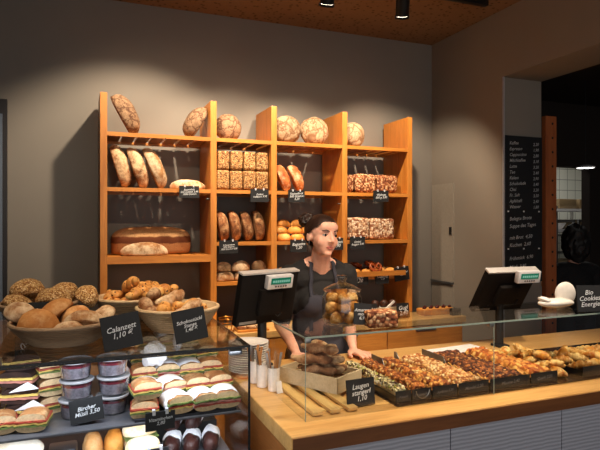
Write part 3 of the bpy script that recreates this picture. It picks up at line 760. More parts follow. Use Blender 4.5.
cm = [croissant_mesh('croissant', .115, .023, (GLZ, GLZ2, GLZ)[s], s) for s in range(3)]
k = 0; cpile.__init__(*tr7.children, floor=ZM + .005); PILES.pop()
for row, yy, xs in (('front', 1.745, (2.0, 2.083, 2.166, 2.25, 2.333)), ('middle', 1.84, (2.0, 2.083, 2.166, 2.25, 2.333)), ('back', 1.93, (2.0, 2.083, 2.166, 2.25, 2.333)), ('upper', 1.84, (2.05, 2.14, 2.23, 2.31))):
    for c, x in enumerate(xs):
        o = tag(obj('croissant', cm[k % 3]), f'{ORD[c]} croissant from the left in the {row} row of the croissant tray', 'croissant', 'croissants in the wide tray')
        cpile.rest(o, [(x, yy, (0, 0, RND.uniform(-.4, .4)))]); k += 1
b = bm_(); box(b, -.17, .13, -.07, .07, 0, .0015); o = tag(obj('paper_sheet', b, PAPER, smooth=False), 'white paper sheet lying on the counter behind the cheese pastries', 'paper'); o.location = (1.80, 2.30, ZC + .0005); o.rotation_euler = (0, 0, .1)

# crate of dark rolls on wooden slats
rk = thing('slat_rack', 'pale wooden slat rack lying under the roll crate', 'rack', (.82, 1.88, ZC + .0005))
for x in (-.085, -.02, .045):
    b = bm_(); box(b, x - .018, x + .018, -.2, .22, .004, .016, bev=.002); obj('slat', b, wood('rack slat wood', C(200, 160, 96), C(222, 186, 120), 'Y', .5), rk, smooth=False)
b = bm_(); box(b, -.103, .063, -.16, -.13, 0, .004); box(b, -.103, .063, .15, .18, 0, .004); obj('cross_bar', b, MATS['rack slat wood'], rk, smooth=False)
ck = thing('roll_crate', 'whitewashed wooden crate filled with dark rolls in the glass case corner', 'crate', (.875, 1.985, ZC + .0172), (0, 0, math.radians(30)))
b = bm_(); box(b, -.085, .085, -.14, .14, 0, .008); obj('base', b, PALEWOOD, ck, smooth=False)
for a in ((-.085, -.077, -.14, .14), (.077, .085, -.14, .14), (-.077, .077, -.14, -.132), (-.077, .077, .132, .14)):
    b = bm_(); box(b, *a, .008, .058); obj('side', b, PALEWOOD, ck, smooth=False)
dr = [twist_mesh('dark_roll', .165, .0175, (M_PUMP, M_DARK, M_PUMP)[s], s, 2, .008) for s in range(3)]
k = 0; a = math.radians(30)
for lay, row in enumerate((((-.0405, 0, .02), (0, .01, -.02), (.0405, -.01, .0)), ((-.045, -.02, .22), (.0, -.03, .08), (.046, -.02, -.1)), ((-.055, .0, .45), (-.012, -.03, .3), (.03, .0, -.05)), ((-.03, -.02, .15), (.016, .01, -.05)))):
    for c, (lx, ly, dr_) in enumerate(row):
        x = .875 + lx * math.cos(a) - ly * math.sin(a); y = 1.985 + lx * math.sin(a) + ly * math.cos(a)
        o = tag(obj('dark_roll', dr[k % 3]), f'{ORD[c]} dark stick roll from the left in the {["lowest", "second", "third", "top"][lay]} layer of the whitewashed crate', 'bread roll', 'dark stick rolls in the crate')
        o.rotation_euler = (0, 0, a + PI / 2 + dr_); drop(o, x, y, ZC + .0258 + lay * .039); k += 1
price_sign((.915, 1.715, ZC + .0005), .112, .092, ['Laugen', 'stangerl', '1,10'], 'black chalk sign Laugenstangerl before the whitewashed roll crate', .05, -.12, False, True)

# cutlery cups
def cup(x, y, label, n, seed):
    t = thing('cutlery_cup', label, 'cup', (x, y, ZC + .0005))
    b = bm_(); lathe(b, [(.019, 0), (.022, .003), (.024, .09), (.022, .09), (.02, .005), (0, .005)], 24); obj('body', b, WHITE, t)
    r = random.Random(seed)
    for k in range(n):
        a = k * 2 * PI / n + r.random(); kind = ['fork', 'knife', 'spoon'][k % 3]
        m = (wood('cutlery handle wood', C(140, 92, 50), C(176, 122, 70), 'Z'), STEEL)[(k + seed) % 2]
        c = thing(kind, f'{"wooden" if (k + seed) % 2 == 0 else "steel"} handled {kind}, {ORD[k]} one standing in the {["back", "middle", "front"][seed]} cutlery cup', kind, (x + .006 * math.cos(a), y + .006 * math.sin(a), ZC + .008), (.17 * -math.sin(a), .17 * math.cos(a), 0), 'cutlery in the white cups')
        b = bm_(); box(b, -.005, .005, -.002, .002, .05, .142, bev=.0015); obj('handle', b, m, c)
        b = bm_(); box(b, -.003, .003, -.001, .001, 0, .05); obj('neck', b, STEEL, c, smooth=False)
cup(.655, 2.135, 'white cutlery cup beside the plate stack, farthest of three', 5, 0)
cup(.665, 2.07, 'white cutlery cup in the middle of three', 5, 1)
cup(.690, 2.006, 'white cutlery cup beside the glass case, front one of three', 6, 2)
b = bm_(); box(b, -.013, .013, -.001, .001, 0, .045); o = tag(obj('paper_slip', b, PAPER, smooth=False), 'folded white paper slip leaning on the front cutlery cup', 'paper'); o.location = (.700, 1.968 - .006, ZC + .001); o.rotation_euler = (-.25, 0, .25)
b = bm_(); cyl(b, .088, 0, .012, seg=40); o = tag(obj('round_board', b, OAKX, angle=40), 'round wooden board under the plate stack', 'board'); o.location = (.680, 2.27, ZC + .0005)
pm = None
for k in range(13):
    if pm is None:
        b = bm_(); lathe(b, [(0, .002), (.045, .002), (.05, 0), (.055, .002), (.085, .010), (.086, .012), (.084, .0125), (.055, .0055), (0, .0045)], 40); pm = mesh('plate', b, WHITE, True)
    o = tag(obj('plate', pm), f'white plate, {ORD[k]} from the bottom of the plate stack' if k < 12 else 'white plate on top of the plate stack', 'plate', 'white plates in the stack'); o.location = (.667, 2.27, ZC + .0128 + k * .0096)

# tills
def till(loc, rz, label, off, tilt=33, hh=.125, zc=.317):
    t = thing('cash_register', label, 'cash register', loc, (0, 0, rz))
    b = bm_(); box(b, -.034, .034, -.02, .05, 0, .012, bev=.004); obj('base', b, BLACK, t)
    b = bm_(); cyl(b, .021, .012, .30, (0, .02)); obj('post', b, BLACK, t)
    M = Matrix.Translation((0, -.01, zc)) @ Matrix.Rotation(math.radians(tilt), 4, 'X')
    b = bm_(); box(b, -.155, .155, -.018, .018, -hh, hh, M, bev=.005); hs = obj('screen_housing', b, plain('till casing', C(22, 19, 18), .8, spec=.12), t)
    b = bm_(); box(b, -.145, .145, .018, .0195, -hh + .012, hh - .01, M); obj('screen', b, plain('till screen', C(60, 66, 74), .15), t, smooth=False)
    b = bm_(); box(b, -.06, .06, -.045, -.018, -.07, .05, M, bev=.006); obj('back_cover', b, MATS['till casing'], t)
    b = bm_(); box(b, -.157, .157, -.02, .02, hh + .0005, hh + .008, M); obj('top_bezel', b, plain('light grey bezel', C(190, 186, 184), .35), t, smooth=False)
    b = bm_(); box(b, -.14, -.05, -.0195, -.018, -hh + .008, -hh + .02, M); obj('vent', b, plain('grey label plate', C(120, 116, 112), .4), t, smooth=False)
    D = Matrix.Translation((off, -.04 - hh * math.sin(math.radians(tilt)), zc + .075)) @ Matrix.Rotation(math.radians(12), 4, 'X')
    b = bm_(); box(b, -.07, .07, -.014, .014, -.031, .031, D, bev=.005); cd = obj('customer_display', b, WPLAST, t)
    b = bm_(); box(b, -.055, .055, -.0155, -.0138, -.008, .02, D); obj('readout', b, glow('green readout', (.02, .25, .14, 1), .55), cd, smooth=False)
    b = bm_()
    for k in range(6): box(b, -.045 + k * .012, -.037 + k * .012, -.0165, -.0155, .0, .010, D)
    for k in range(3): box(b, .015 + k * .012, .023 + k * .012, -.0165, -.0155, .0, .010, D)
    obj('digits', b, glow('pale digits', (.35, .7, .5, 1), .6), cd, smooth=False)
    b = bm_()
    for k in range(5): box(b, -.03 + k * .014, -.022 + k * .014, -.0155, -.0138, -.022, -.015, D)
    obj('button', b, BLACK, cd, smooth=False)
    b = bm_(); tube(b, [(.03, .0, .26), (.06, -.02, .22), (.1, .0, .235), (.11, .02, .27)], .004, 6); obj('cable', b, BLACK, t)
    return t
till((.772, 2.37, ZC + .0005), math.radians(18), 'black till with white customer display standing in front of the woman', .03, 14, .118, .31)
till((2.035, 2.27, ZC + .0005), math.radians(-2), 'black till on the counter before the menu board', .07, 33, .125, .298)

# cookie jar
JX, JY, JZ = .893, 1.825, GZ + .0005
JG = glass('jar glass', (.985, .98, .96, 1), 1.5, .03, 1.4)
jr = thing('cookie_jar', 'round glass cookie jar with lid standing on the glass case', 'jar', (JX, JY, JZ))
b = bm_(); lathe(b, [(0, .0), (.06, .0), (.068, .006), (.0725, .03), (.0725, .095), (.066, .112), (.064, .118), (.062, .118), (.064, .11), (.0695, .094), (.0695, .03), (.065, .009), (.058, .005), (0, .005)], 48); obj('body', b, JG, jr)
b = bm_(); lathe(b, [(0, .1195), (.068, .1195), (.070, .123), (.066, .128), (.04, .142), (.018, .150), (.013, .155), (.013, .158), (.019, .163), (.021, .170), (.018, .177), (0, .179)], 48); lid = obj('lid', b, JG, jr)
M_AM = crust('almond cookie', C(130, 78, 28), C(196, 136, 60), C(236, 202, 140), .45, 40)
am = [loaf_mesh('almond_cookie', .048, .045, .038, M_AM, 110 + s, .08, 2.1, .5, sub=3) for s in range(3)]
for k in range(14):
    lay = 0 if k < 5 else (1 if k < 10 else 2); n = (5, 5, 4)[lay]; r = (.041, .041, .036)[lay]; a = k * 2 * PI / n + lay * .63
    o = tag(obj('almond_cookie', am[k % 3]), f'round almond cookie lying in the {["bottom", "middle", "top"][lay]} layer of the glass jar', 'cookie', f'almond cookies, {["bottom", "middle", "top"][lay]} layer in the jar')
    o.rotation_euler = (RND.uniform(-.5, .5), RND.uniform(-.5, .5), a); drop(o, JX + r * math.cos(a), JY + r * math.sin(a), JZ + .0065 + lay * .033)
price_sign((.925, 1.728, GZ + .0005), .062, .075, ['Amarena', 'mond', '6,90'], 'small black chalk sign leaning in front of the cookie jar', -.3, -.2, False, True, .08)
o = tag(obj('seeded_block_loaf', brick_mesh('seeded_block_loaf', .112, .075, .06, M_NUT, 77, .35, .004)), 'small seeded block loaf lying on the glass case beside the jar', 'bread'); drop(o, .99, 1.715, GZ + .0005); o.rotation_euler = (0, 0, -.2)
# white rounded ceramic piece
wp = thing('white_dish', 'white glossy dish of a long lobe and an upright disc on the glass case', 'dish', (1.93, 1.815, GZ + .0005), (0, 0, -.15))
b = bm_(); ball(b, 1, (-.005, 0, .021), (.088, .04, .021), 28, 16); obj('lobe', b, WHITE, wp)
b = bm_(); ball(b, 1, (-.06, 0, .034), (.03, .03, .014), 20, 12, (0, .35, 0)); obj('rim', b, WHITE, wp)
b = bm_(); ball(b, 1, (.07, .035, .054), (.053, .018, .053), 28, 18); obj('disc', b, WHITE, wp)
price_sign((1.945, 1.66, GZ + .0005), .105, .108, ['Bio', 'Cookies', 'Energie'], 'black chalk sign Cookies on the glass case before the white dish', -.3, -.12, False, True)

# ================================================================== CHILLED CASE WITH SANDWICHES
LX0, LX1, LY0, LY1, LZ = -.62, .457, 1.55, 2.34, 1.21
lc = thing('sandwich_case', 'chilled glass case of sandwiches with bread baskets on its top', 'display case', (LX0, LY0, 0))
W, D = LX1 - LX0, LY1 - LY0
b = bm_(); box(b, 0, W, 0, D, LZ - .008, LZ); obj('top_pane', b, glass('case top glass', (.84, .84, .82, 1), 1.5, .02, 1.1), lc, smooth=False)
b = bm_(); box(b, .0, W - .006, .002, .007, .70, LZ - .009); obj('front_pane', b, PANE, lc, smooth=False)
b = bm_(); box(b, W - .006, W, .002, D, .70, LZ - .009); obj('side_pane', b, PANE, lc, smooth=False)
b = bm_(); box(b, 0, W, -.003, .002, LZ - .006, LZ + .0005); obj('front_edge', b, DEDGE, lc, smooth=False)
b = bm_(); box(b, W - .002, W + .003, -.003, D, LZ - .009, LZ + .0005); obj('side_edge', b, DEDGE, lc, smooth=False)
b = bm_(); box(b, W - .003, W + .003, -.003, .002, .70, LZ - .009); obj('corner_edge', b, DEDGE, lc, smooth=False)
b = bm_(); box(b, 0, W, 0, D, 0, .70); obj('base', b, DARKWOOD, lc, smooth=False)
b = bm_(); box(b, 0.01, W - .008, .012, D - .03, .70, .705); obj('floor_tray', b, STEEL, lc, smooth=False)
b = bm_(); box(b, 0, W - .008, D - .02, D, .705, LZ - .009); obj('back_panel', b, OAKX, lc, smooth=False)
SHELFM = plain('grey steel shelf', C(120, 122, 130), .35, .6)
b = bm_(); box(b, .01, W - .012, .045, .60, 1.0, 1.008, bev=.002); obj('shelf', b, SHELFM, lc, smooth=False)
b = bm_(); box(b, .01, W - .012, .045, .70, .83, .838, bev=.002); obj('shelf', b, SHELFM, lc, smooth=False)
for x in (.05, W - .05):
    b = bm_(); box(b, x - .01, x + .01, .60, D - .02, .985, 1.0); obj('bracket', b, STEEL, lc, smooth=False)
    b = bm_(); box(b, x - .01, x + .01, .68, D - .02, .815, .83); obj('bracket', b, STEEL, lc, smooth=False)
b = bm_(); box(b, W - .05, W - .012, .03, .05, LZ - .034, LZ - .01, Matrix.Translation((0, 0, 0)), bev=.003); obj('hinge', b, BLACK, lc)
b = bm_(); box(b, .03, W - .06, .008, .02, LZ - .013, LZ - .0095); obj('light_channel', b, DEDGE, lc, smooth=False)
Z1s, Z2s = 1.0085, .8385

# plastic tubs
CLEAR = glass('clear tub plastic', (.92, .93, .96, 1), 1.5, .12, 2.2)
MUESLI = plain('berry muesli', C(138, 128, 130), .8, grain=.35, gscale=90)
BERRY = plain('red berries', C(116, 26, 40), .5, grain=.4, gscale=90)
def tub(loc, label, group):
    t = thing('plastic_tub', label, 'tub', loc, group=group)
    b = bm_(); lathe(b, [(0, 0), (.036, 0), (.038, .003), (.044, .046), (.046, .047), (.0435, .045), (.037, .004), (0, .0025)], 36); obj('cup', b, CLEAR, t)
    b = bm_(); lathe(b, [(0, .004), (.036, .004), (.0405, .034), (0, .034)], 30); obj('filling', b, MUESLI, t)
    b = bm_(); lathe(b, [(0, .0345), (.040, .0345), (.0415, .041), (.02, .044), (0, .043)], 30); obj('berry_layer', b, BERRY, t)
    b = bm_(); lathe(b, [(.0465, .0475), (.0475, .049), (.0475, .053), (.044, .054), (.042, .051), (0, .051)], 36); obj('lid', b, plain('milky lid', C(160, 160, 164), .25), t)
    return t
tb = None
for sx, nm in ((-.014, 'next to the dark sandwiches'), (.087, 'next to the pale sandwich bags')):
    for k in range(3):
        lab = f'clear tub of berry muesli, {["lowest", "middle", "topmost"][k]} in the stack {nm}'
        loc = (sx + (.003 if k == 1 else 0), 1.72, Z1s + k * .0555)
        tb = dup(tb, lab, loc) if tb else tub(loc, lab, 'muesli tubs stacked in threes')

# sandwiches
BREADW = crust('sandwich roll crust', C(128, 80, 44), C(164, 114, 68), C(206, 172, 126), .4, 22)
BREADD = crust('dark rye roll', C(40, 24, 20), C(62, 38, 30), C(92, 62, 48), .2, 22)
CRUMB = plain('pale crumb', C(222, 192, 148), .85, grain=.1, gscale=150)
LETT = plain('lettuce', C(104, 122, 62), .5, grain=.3); CHEESE = plain('cheese slice', C(222, 190, 100), .5); TOM = plain('tomato slice', C(164, 64, 48), .35, grain=.2); HAM = plain('ham slice', C(186, 122, 108), .5, grain=.1)
def half(bm, w, d, h, z0, up):
    """half of a roll, cut face toward -Y; up True: domed top"""
    seg = 14; rows = []
    for j in range(9):
        t = j / 8; e = 1 if t < .6 else math.sqrt(max(0, 1 - ((t - .6) / .4) ** 2)) * .999 + .001
        row = []
        for i in range(seg + 1):
            a = PI * i / seg; x = -math.cos(a) * w / 2 * (.45 + .55 * e); z = math.sin(a) ** .7 * h * (.3 + .7 * e)
            row.append(bm.verts.new((x, -d / 2 + d * t, z0 + (z if up else -z * .8))))
        rows.append(row)
    for r0, r1 in zip(rows, rows[1:]):
        for i in range(seg): bm.faces.new((r0[i], r0[i + 1], r1[i + 1], r1[i]))
    for i in range(9 - 1): bm.faces.new((rows[i][0], rows[i + 1][0], rows[i + 1][-1], rows[i][-1]))
    bm.faces.new(rows[0]).material_index = 1
    bm.faces.new(rows[-1])
def wavy(w, d, z, th, seed, over=.004):
    b = bm_(); bmesh.ops.create_grid(b, x_segments=12, y_segments=6, size=.5)
    for v in b.verts:
        v.co = (v.co.x * (w + over), v.co.y * d - over, z + noise.noise(Vector((v.co.x * 7, v.co.y * 3, seed))) * .0035)
    r = bmesh.ops.extrude_face_region(b, geom=b.faces[:]); bmesh.ops.translate(b, verts=[g for g in r['geom'] if isinstance(g, bmesh.types.BMVert)], vec=(0, 0, th))
    return b
def sandwich(label, w=.075, d=.085, h=.05, bread=None, wrap=True, fill=('l', 'c', 'h'), group=None, seed=0):
    t = thing('sandwich', label, 'sandwich', group=group); bread = bread or BREADW
    zb = h * .38
    zb = h * .32; b = bm_(); half(b, w, d, h * .38, zb, False); obj('bottom_roll', b, bread, t).data.materials.append(CRUMB if bread is BREADW else bread)
    b = bm_(); half(b, w * .97, d, h * .36, zb + h * .33, True); obj('top_roll', b, bread, t).data.materials.append(CRUMB if bread is BREADW else bread)
    z = zb
    for i, f in enumerate(fill):
        nm, m = {'l': ('lettuce', LETT), 'c': ('cheese', CHEESE), 't': ('tomato', TOM), 'h': ('ham', HAM)}[f]
        obj(nm, wavy(w * .98, d, z + .0005, h * .27 / len(fill), seed + i, .006), m, t); z += h * .33 / len(fill)
    if wrap:
        b = bm_(); seg = 24; rings = []
        for j, (yy, k) in enumerate(((-d * .36, 1.07), (0, 1.09), (d * .45, 1.05), (d * .56, .9))):
            rings.append([b.verts.new((math.cos(2 * PI * i / seg) * w / 2 * k * 1.02, yy + .006 * math.sin(i * 1.7 + seed) * (j == 0), h * .5 + math.copysign(abs(math.sin(2 * PI * i / seg)) ** .8, math.sin(2 * PI * i / seg)) * h * .53 * k)) for i in range(seg)])
        for r0, r1 in zip(rings, rings[1:]):
            for i in range(seg): b.faces.new((r0[i], r0[(i + 1) % seg], r1[(i + 1) % seg], r1[i]))
        for v in b.verts: v.co.z = max(v.co.z, -.0005)
        o = obj('paper_wrap', b, PAPER, t); sm = o.modifiers.new('s', 'SOLIDIFY'); sm.thickness = .001
    return t
# stepped riser carrying the sandwich rows
rs = thing('stepped_riser', 'dark stepped riser under the wrapped sandwiches in the chilled case', 'riser', (.285, 1.60, Z1s))
for k, (y0, y1, z) in enumerate(((0, .10, .006), (.10, .20, .028), (.20, .30, .052), (.30, .44, .078))):
    b = bm_(); box(b, -.145, .148, y0, y1 - .001, 0, z); obj('step', b, plain('dark riser', C(30, 32, 44), .4), rs, smooth=False)
kinds = [sandwich('x', fill=('t', 'h', 'l'), seed=1), sandwich('x', fill=('l', 'c', 't'), seed=2, wrap=False), sandwich('x', fill=('c', 't', 'l'), seed=3), sandwich('x', fill=('l', 'c', 'h'), seed=4, h=.047)]
used = set()
def place(kind, label, loc, rz=0, group=None, rx=0):
    if kind not in used:
        used.add(kind); o = kinds[kind]; o['label'] = label; o.location = loc; o.rotation_euler = (rx, 0, rz)
        if group: o['group'] = group
        return o
    return dup(kinds[kind], label, loc, (rx, 0, rz), group)
rowz = (.0085, .0305, .0545, .0805); rowy = (1.638, 1.738, 1.838, 1.945)
for r in range(4):
    xs = ((.262, .338, .405), (.19, .262, .335, .402), (.185, .26, .335, .402), (.19, .26, .33, .40))[r]
    for c, x in enumerate(xs):
        kd = ((2, 0, 0), (3, 3, 1, 1), (1, 0, 3, 1), (3, 1, 3, 1))[r][c]
        place(kd, f'{ORD[c]} sandwich from the left in the {["front", "second", "third", "back"][r]} row of the dark stepped riser', (x, rowy[r] + RND.uniform(-.004, .004), Z1s + rowz[r]), RND.uniform(-.08, .22), 'sandwiches on the stepped riser')
for c, x in enumerate((.20, .272, .345)):
    place((1, 3, 1)[c], f'{ORD[c]} sandwich from the left lying on top of the back row of the riser', (x, 1.945, Z1s + .0805 + .053), RND.uniform(-.2, .2), 'sandwiches on the stepped riser', .1)
place(1, 'sandwich with green filling, lower of two bagged at the front beside the tubs', (.172, 1.655, Z1s + .0005), -.1)
place(1, 'sandwich with yellow filling, upper of two bagged at the front beside the tubs', (.172, 1.66, Z1s + .0535), .1)
# white napkin bags standing among sandwiches
NB = glass('milky film', (.8, .83, .9, 1), 1.5, .35, 5)
for k, (x, y, z, lab) in enumerate(((.115, 1.835, .0005, 'pale crumpled sandwich bag standing between the tubs and the riser'), (.215, 1.79, .106, 'pale crumpled sandwich bag lying on the second riser row'), (.30, 1.86, .13, 'white paper point sticking up between the upper sandwiches'))):
    b = bm_(); bmesh.ops.create_icosphere(b, subdivisions=3, radius=1)
    sc = ((.028, .045, .06), (.04, .03, .035), (.014, .02, .032))[k]
    for v in b.verts:
        n = noise.noise(v.co * 2.3 + Vector((k * 4, 0, 0))) * .35; v.co *= 1 + n; v.co.x *= sc[0]; v.co.y *= sc[1]; v.co.z *= sc[2] * (1.2 if v.co.z > 0 else 1)
    o = tag(obj('paper_bag', b, PAPER), lab, 'paper bag'); drop(o, x, y, Z1s + z)
# dark rye sandwiches on the far side
dk = sandwich('dark rye sandwich at the bottom beside the muesli tubs', .095, .1, .045, BREADD, False, ('h', 'c'), 'dark rye sandwiches', 7)
dk.location = (-.155, 1.78, Z1s); n = 0
for (x, y, z, lab) in ((-.155, 1.785, .046, 'dark rye sandwich second from the bottom beside the muesli tubs'), (-.16, 1.79, .092, 'dark rye sandwich third from the bottom beside the muesli tubs'), (-.165, 1.80, .137, 'dark rye sandwich topmost beside the muesli tubs'),
                       (-.275, 1.80, 0, 'dark rye sandwich at the bottom of the outer stack'), (-.275, 1.80, .046, 'dark rye sandwich in the middle of the outer stack'), (-.275, 1.81, .092, 'dark rye sandwich on top of the outer stack')):
    dup(dk, lab, (x, y, Z1s + z), (0, 0, RND.uniform(-.3, .3)))
for k, (x, y, z, lab) in enumerate(((-.135, 1.735, .04, 'white napkin tucked under the second dark rye sandwich'), (-.15, 1.74, .09, 'white napkin tucked under the third dark rye sandwich'))):
    b = bm_(); v = [b.verts.new(p) for p in ((-.035, -.02, 0), (.04, -.02, .004), (.012, -.024, .026))]; b.faces.new(v)
    r = bmesh.ops.extrude_face_region(b, geom=b.faces[:]); bmesh.ops.translate(b, verts=[g for g in r['geom'] if isinstance(g, bmesh.types.BMVert)], vec=(0, .003, 0))
    o = tag(obj('napkin', b, PAPER, smooth=False), lab, 'napkin'); o.location = (x, y - .015, Z1s + z)
for k, lab in enumerate(('club sandwich at the bottom of the narrow stack beside the tubs', 'club sandwich in the middle of the narrow stack beside the tubs', 'club sandwich on top of the narrow stack beside the tubs')):
    place(1, lab, (-.088, 1.80, Z1s + .0005 + k * .0525), .3)
place(1, 'flat sandwich with red filling at the front beneath the dark rye stack', (-.20, 1.675, Z1s + .0005), .1)
place(1, 'flat sandwich with ham at the front next to the grey shelf gap', (-.118, 1.665, Z1s + .0005), -.15)

# lower shelf
wl = thing('sandwich', 'large white topped sandwich with dark filling on the lower shelf', 'sandwich', (-.208, 1.80, Z2s), (0, 0, .06))
b = bm_(); box(b, -.1, .1, -.06, .06, 0, .03, bev=.008); obj('bottom_roll', b, BREADD, wl)
b = bm_(); box(b, -.1, .1, -.062, .06, .031, .042, bev=.003); obj('filling', b, plain('dark jam', C(70, 30, 26), .4), wl)
o = obj('top_roll', loaf_mesh('top_roll', .21, .13, .045, crust('pale flat bread', C(206, 176, 132), C(232, 214, 186), C(240, 230, 212), .7, 16), 130, .05, 2.6, .3), None, wl); o.location = (0, 0, .043)
for k, (x, mat, lab) in enumerate(((.035, M_TAN, 'orange brown bun beside the clear tub on the lower shelf'), (.098, M_GOLD, 'orange brown bun under the muesli sign on the lower shelf'))):
    o = tag(obj('brown_bun', loaf_mesh('brown_bun', .062, .1, .07, mat, 140 + k, .05, 2.2, .3)), lab, 'bun'); drop(o, x, 1.84, Z2s + .0005)
cl = thing('clear_tray', 'glossy clear plastic tray beneath the muesli tubs on the lower shelf', 'tray', (-.05, 1.80, Z2s + .0005))
b = bm_(); box(b, -.04, .04, -.05, .05, 0, .055, bev=.008); obj('cover', b, glass('frosted lid', (.96, .97, 1, 1), 1.5, .3, 4.0), cl)
b = bm_(); box(b, -.035, .035, -.045, .045, .004, .03, bev=.004); obj('filling', b, plain('pale cream', C(196, 206, 220), .6), cl)
for k, (y, z, lab) in enumerate(((1.74, 0, 'pale baguette sandwich at the front behind the lower black signs'), (1.83, .02, 'pale baguette sandwich farther back behind the lower black signs'))):
    t = thing('baguette_sandwich', lab, 'sandwich', (.175, y, Z2s + .0005 + z), (0, 0, .15))
    o = obj('bottom_roll', loaf_mesh('bottom_roll', .10, .06, .03, M_LIGHT, 150 + k, .05, 2.6, .3), None, t)
    o = obj('lettuce', wavy(.095, .062, .027, .004, k + 9, .008), LETT, t)
    o = obj('top_roll', loaf_mesh('top_roll', .104, .062, .04, crust('pale flat bread 2', C(206, 166, 110), C(232, 204, 156), C(240, 226, 196), .6, 16), 153 + k, .05, 2.6, .3), None, t); o.location = (0, 0, .032)
    if z: b = bm_(); box(b, -.05, .05, -.02, .02, -.0195, 0); obj('tray_foot', b, BLACK, t, smooth=False)
rsr = bm_(); box(rsr, -.1, .1, -.05, .05, 0, .05); o = tag(obj('black_riser', rsr, BLACK, smooth=False), 'black block carrying the rear dark wrapped rolls on the lower shelf', 'riser'); o.location = (.335, 1.92, Z2s + .0005)
DR = crust('dark wrapped roll', C(44, 22, 20), C(66, 36, 30), C(88, 54, 44), .2, 26, .35)
wr = thing('wrapped_roll', 'dark roll in white paper, first in the front row of the lower shelf', 'wrapped roll', group='dark rolls in white paper')
o = obj('roll', loaf_mesh('roll', .052, .105, .05, DR, 160, .04, 2.2, .35), None, wr)
b = bm_()
rings = []
for j, (yy, k) in enumerate(((-.01, 1.0), (.03, 1.05), (.06, .9))):
    rings.append([b.verts.new((math.cos(2 * PI * i / 20) * .029 * k, yy + .008 * math.sin(i * 1.3), .026 + math.sin(2 * PI * i / 20) * .028 * k)) for i in range(20)])
for r0, r1 in zip(rings, rings[1:]):
    for i in range(20): b.faces.new((r0[i], r0[(i + 1) % 20], r1[(i + 1) % 20], r1[i]))
for v in b.verts: v.co.z = max(v.co.z, 0)
obj('paper_wrap', b, PAPER, wr)
wr.location = (.268, 1.78, Z2s + .0005); wr.rotation_euler = (0, 0, -.25)
for (x, y, z, rz, lab) in ((.330, 1.775, .0, -.25, 'dark roll in white paper, second in the front row of the lower shelf'), (.392, 1.77, .0, -.25, 'dark roll in white paper, third in the front row of the lower shelf'),
                           (.285, 1.86, .049, -.4, 'dark roll in white paper, first in the upper row on the black block'), (.352, 1.85, .049, -.4, 'dark roll in white paper, second in the upper row on the black block'), (.375, 1.95, .0505, -.8, 'dark roll in white paper, rear one on the black block')):
    dup(wr, lab, (x, y, Z2s + .001 + z), (0, 0, rz))
price_sign((.018, 1.635, Z1s + .0005), .088, .064, ['Bircher', 'Müsli 3,50'], 'black chalk sign standing on the case shelf before the muesli tubs', .02, -.1, False, True, -.1)
price_sign((.208, 1.587, .984), .082, .052, ['Vitaminchen', '2,80'], 'black chalk sign hanging under the front row of sandwiches', .05, 0, True)
price_sign((.20, 1.635, .862), .078, .05, ['Baguette', '3,20'], 'black chalk sign in front of the pale baguette sandwiches', .05, -.1, True)
price_sign((-.155, 1.62, .878), .085, .05, ['Ciabatta', '3,10'], 'black chalk sign below the large white topped sandwich', .05, -.1, True)

# ---- bread baskets on the case
def basket(loc, r, h, mat, label, k=1.0):
    t = thing('bread_basket', label, 'basket', loc)
    prof = [(0, 0), (r * .62, 0)]
    n = 9
    for i in range(n + 1):
        a = i / n; rr = r * (.64 + .36 * a ** .8); z = .004 + (h - .008) * a
        prof += [(rr + .003, z), (rr, z + h / n * .5)]
    prof += [(r + .001, h), (r - .006, h + .001)]
    for i in range(n, -1, -1):
        a = i / n; prof.append((r * (.64 + .36 * a ** .8) - .009, .008 + (h - .012) * a))
    prof.append((0, .008))
    b = bm_(); lathe(b, prof, 56); obj('coiled_body', b, mat, t)
    b = bm_(); tube(b, [(r * .995 * math.cos(a * PI / 24), r * .995 * math.sin(a * PI / 24), h) for a in range(48)], .006, 8, True); obj('rim', b, mat, t)
    return t
CANE1 = wood('grey cane', C(140, 112, 84), C(160, 132, 102), 'X', .7); CANE2 = wood('pale cane', C(196, 166, 124), C(214, 186, 146), 'X', .6)
ZL = LZ + .001
B = dict(fl=(-.045, 1.80, .150, .062), bl=(-.135, 2.115, .125, .078), bm=(.185, 2.165, .137, .076), rt=(.303, 1.87, .134, .074))
basket((*B['fl'][:2], ZL), *B['fl'][2:], CANE1, 'greyish coiled cane basket of flat buns at the front of the sandwich case')
basket((*B['bl'][:2], ZL), *B['bl'][2:], CANE1, 'coiled cane basket of oat rolls at the back beside the wall door')
basket((*B['bm'][:2], ZL), *B['bm'][2:], CANE2, 'coiled cane basket of chocolate sticks at the back of the sandwich case')
basket((*B['rt'][:2], ZL), *B['rt'][2:], CANE2, 'pale coiled cane basket of floury twists beside the case edge')
BP = {}
for bo_, key in zip([o for o in bpy.data.objects if o.name.startswith('bread_basket')], ('fl', 'bl', 'bm', 'rt')):
    BP[key] = Pile(*bo_.children, floor=ZL + .01)
def inb(key, dx, dy, z, o, rot=(0, 0, 0), tries=1, jit=.0):
    return BP[key].rest(o, [(B[key][0] + dx + RND.uniform(-jit, jit), B[key][1] + dy + RND.uniform(-jit, jit), rot if i == 0 else (rot[0], rot[1], rot[2] + RND.uniform(-.6, .6))) for i in range(tries)])
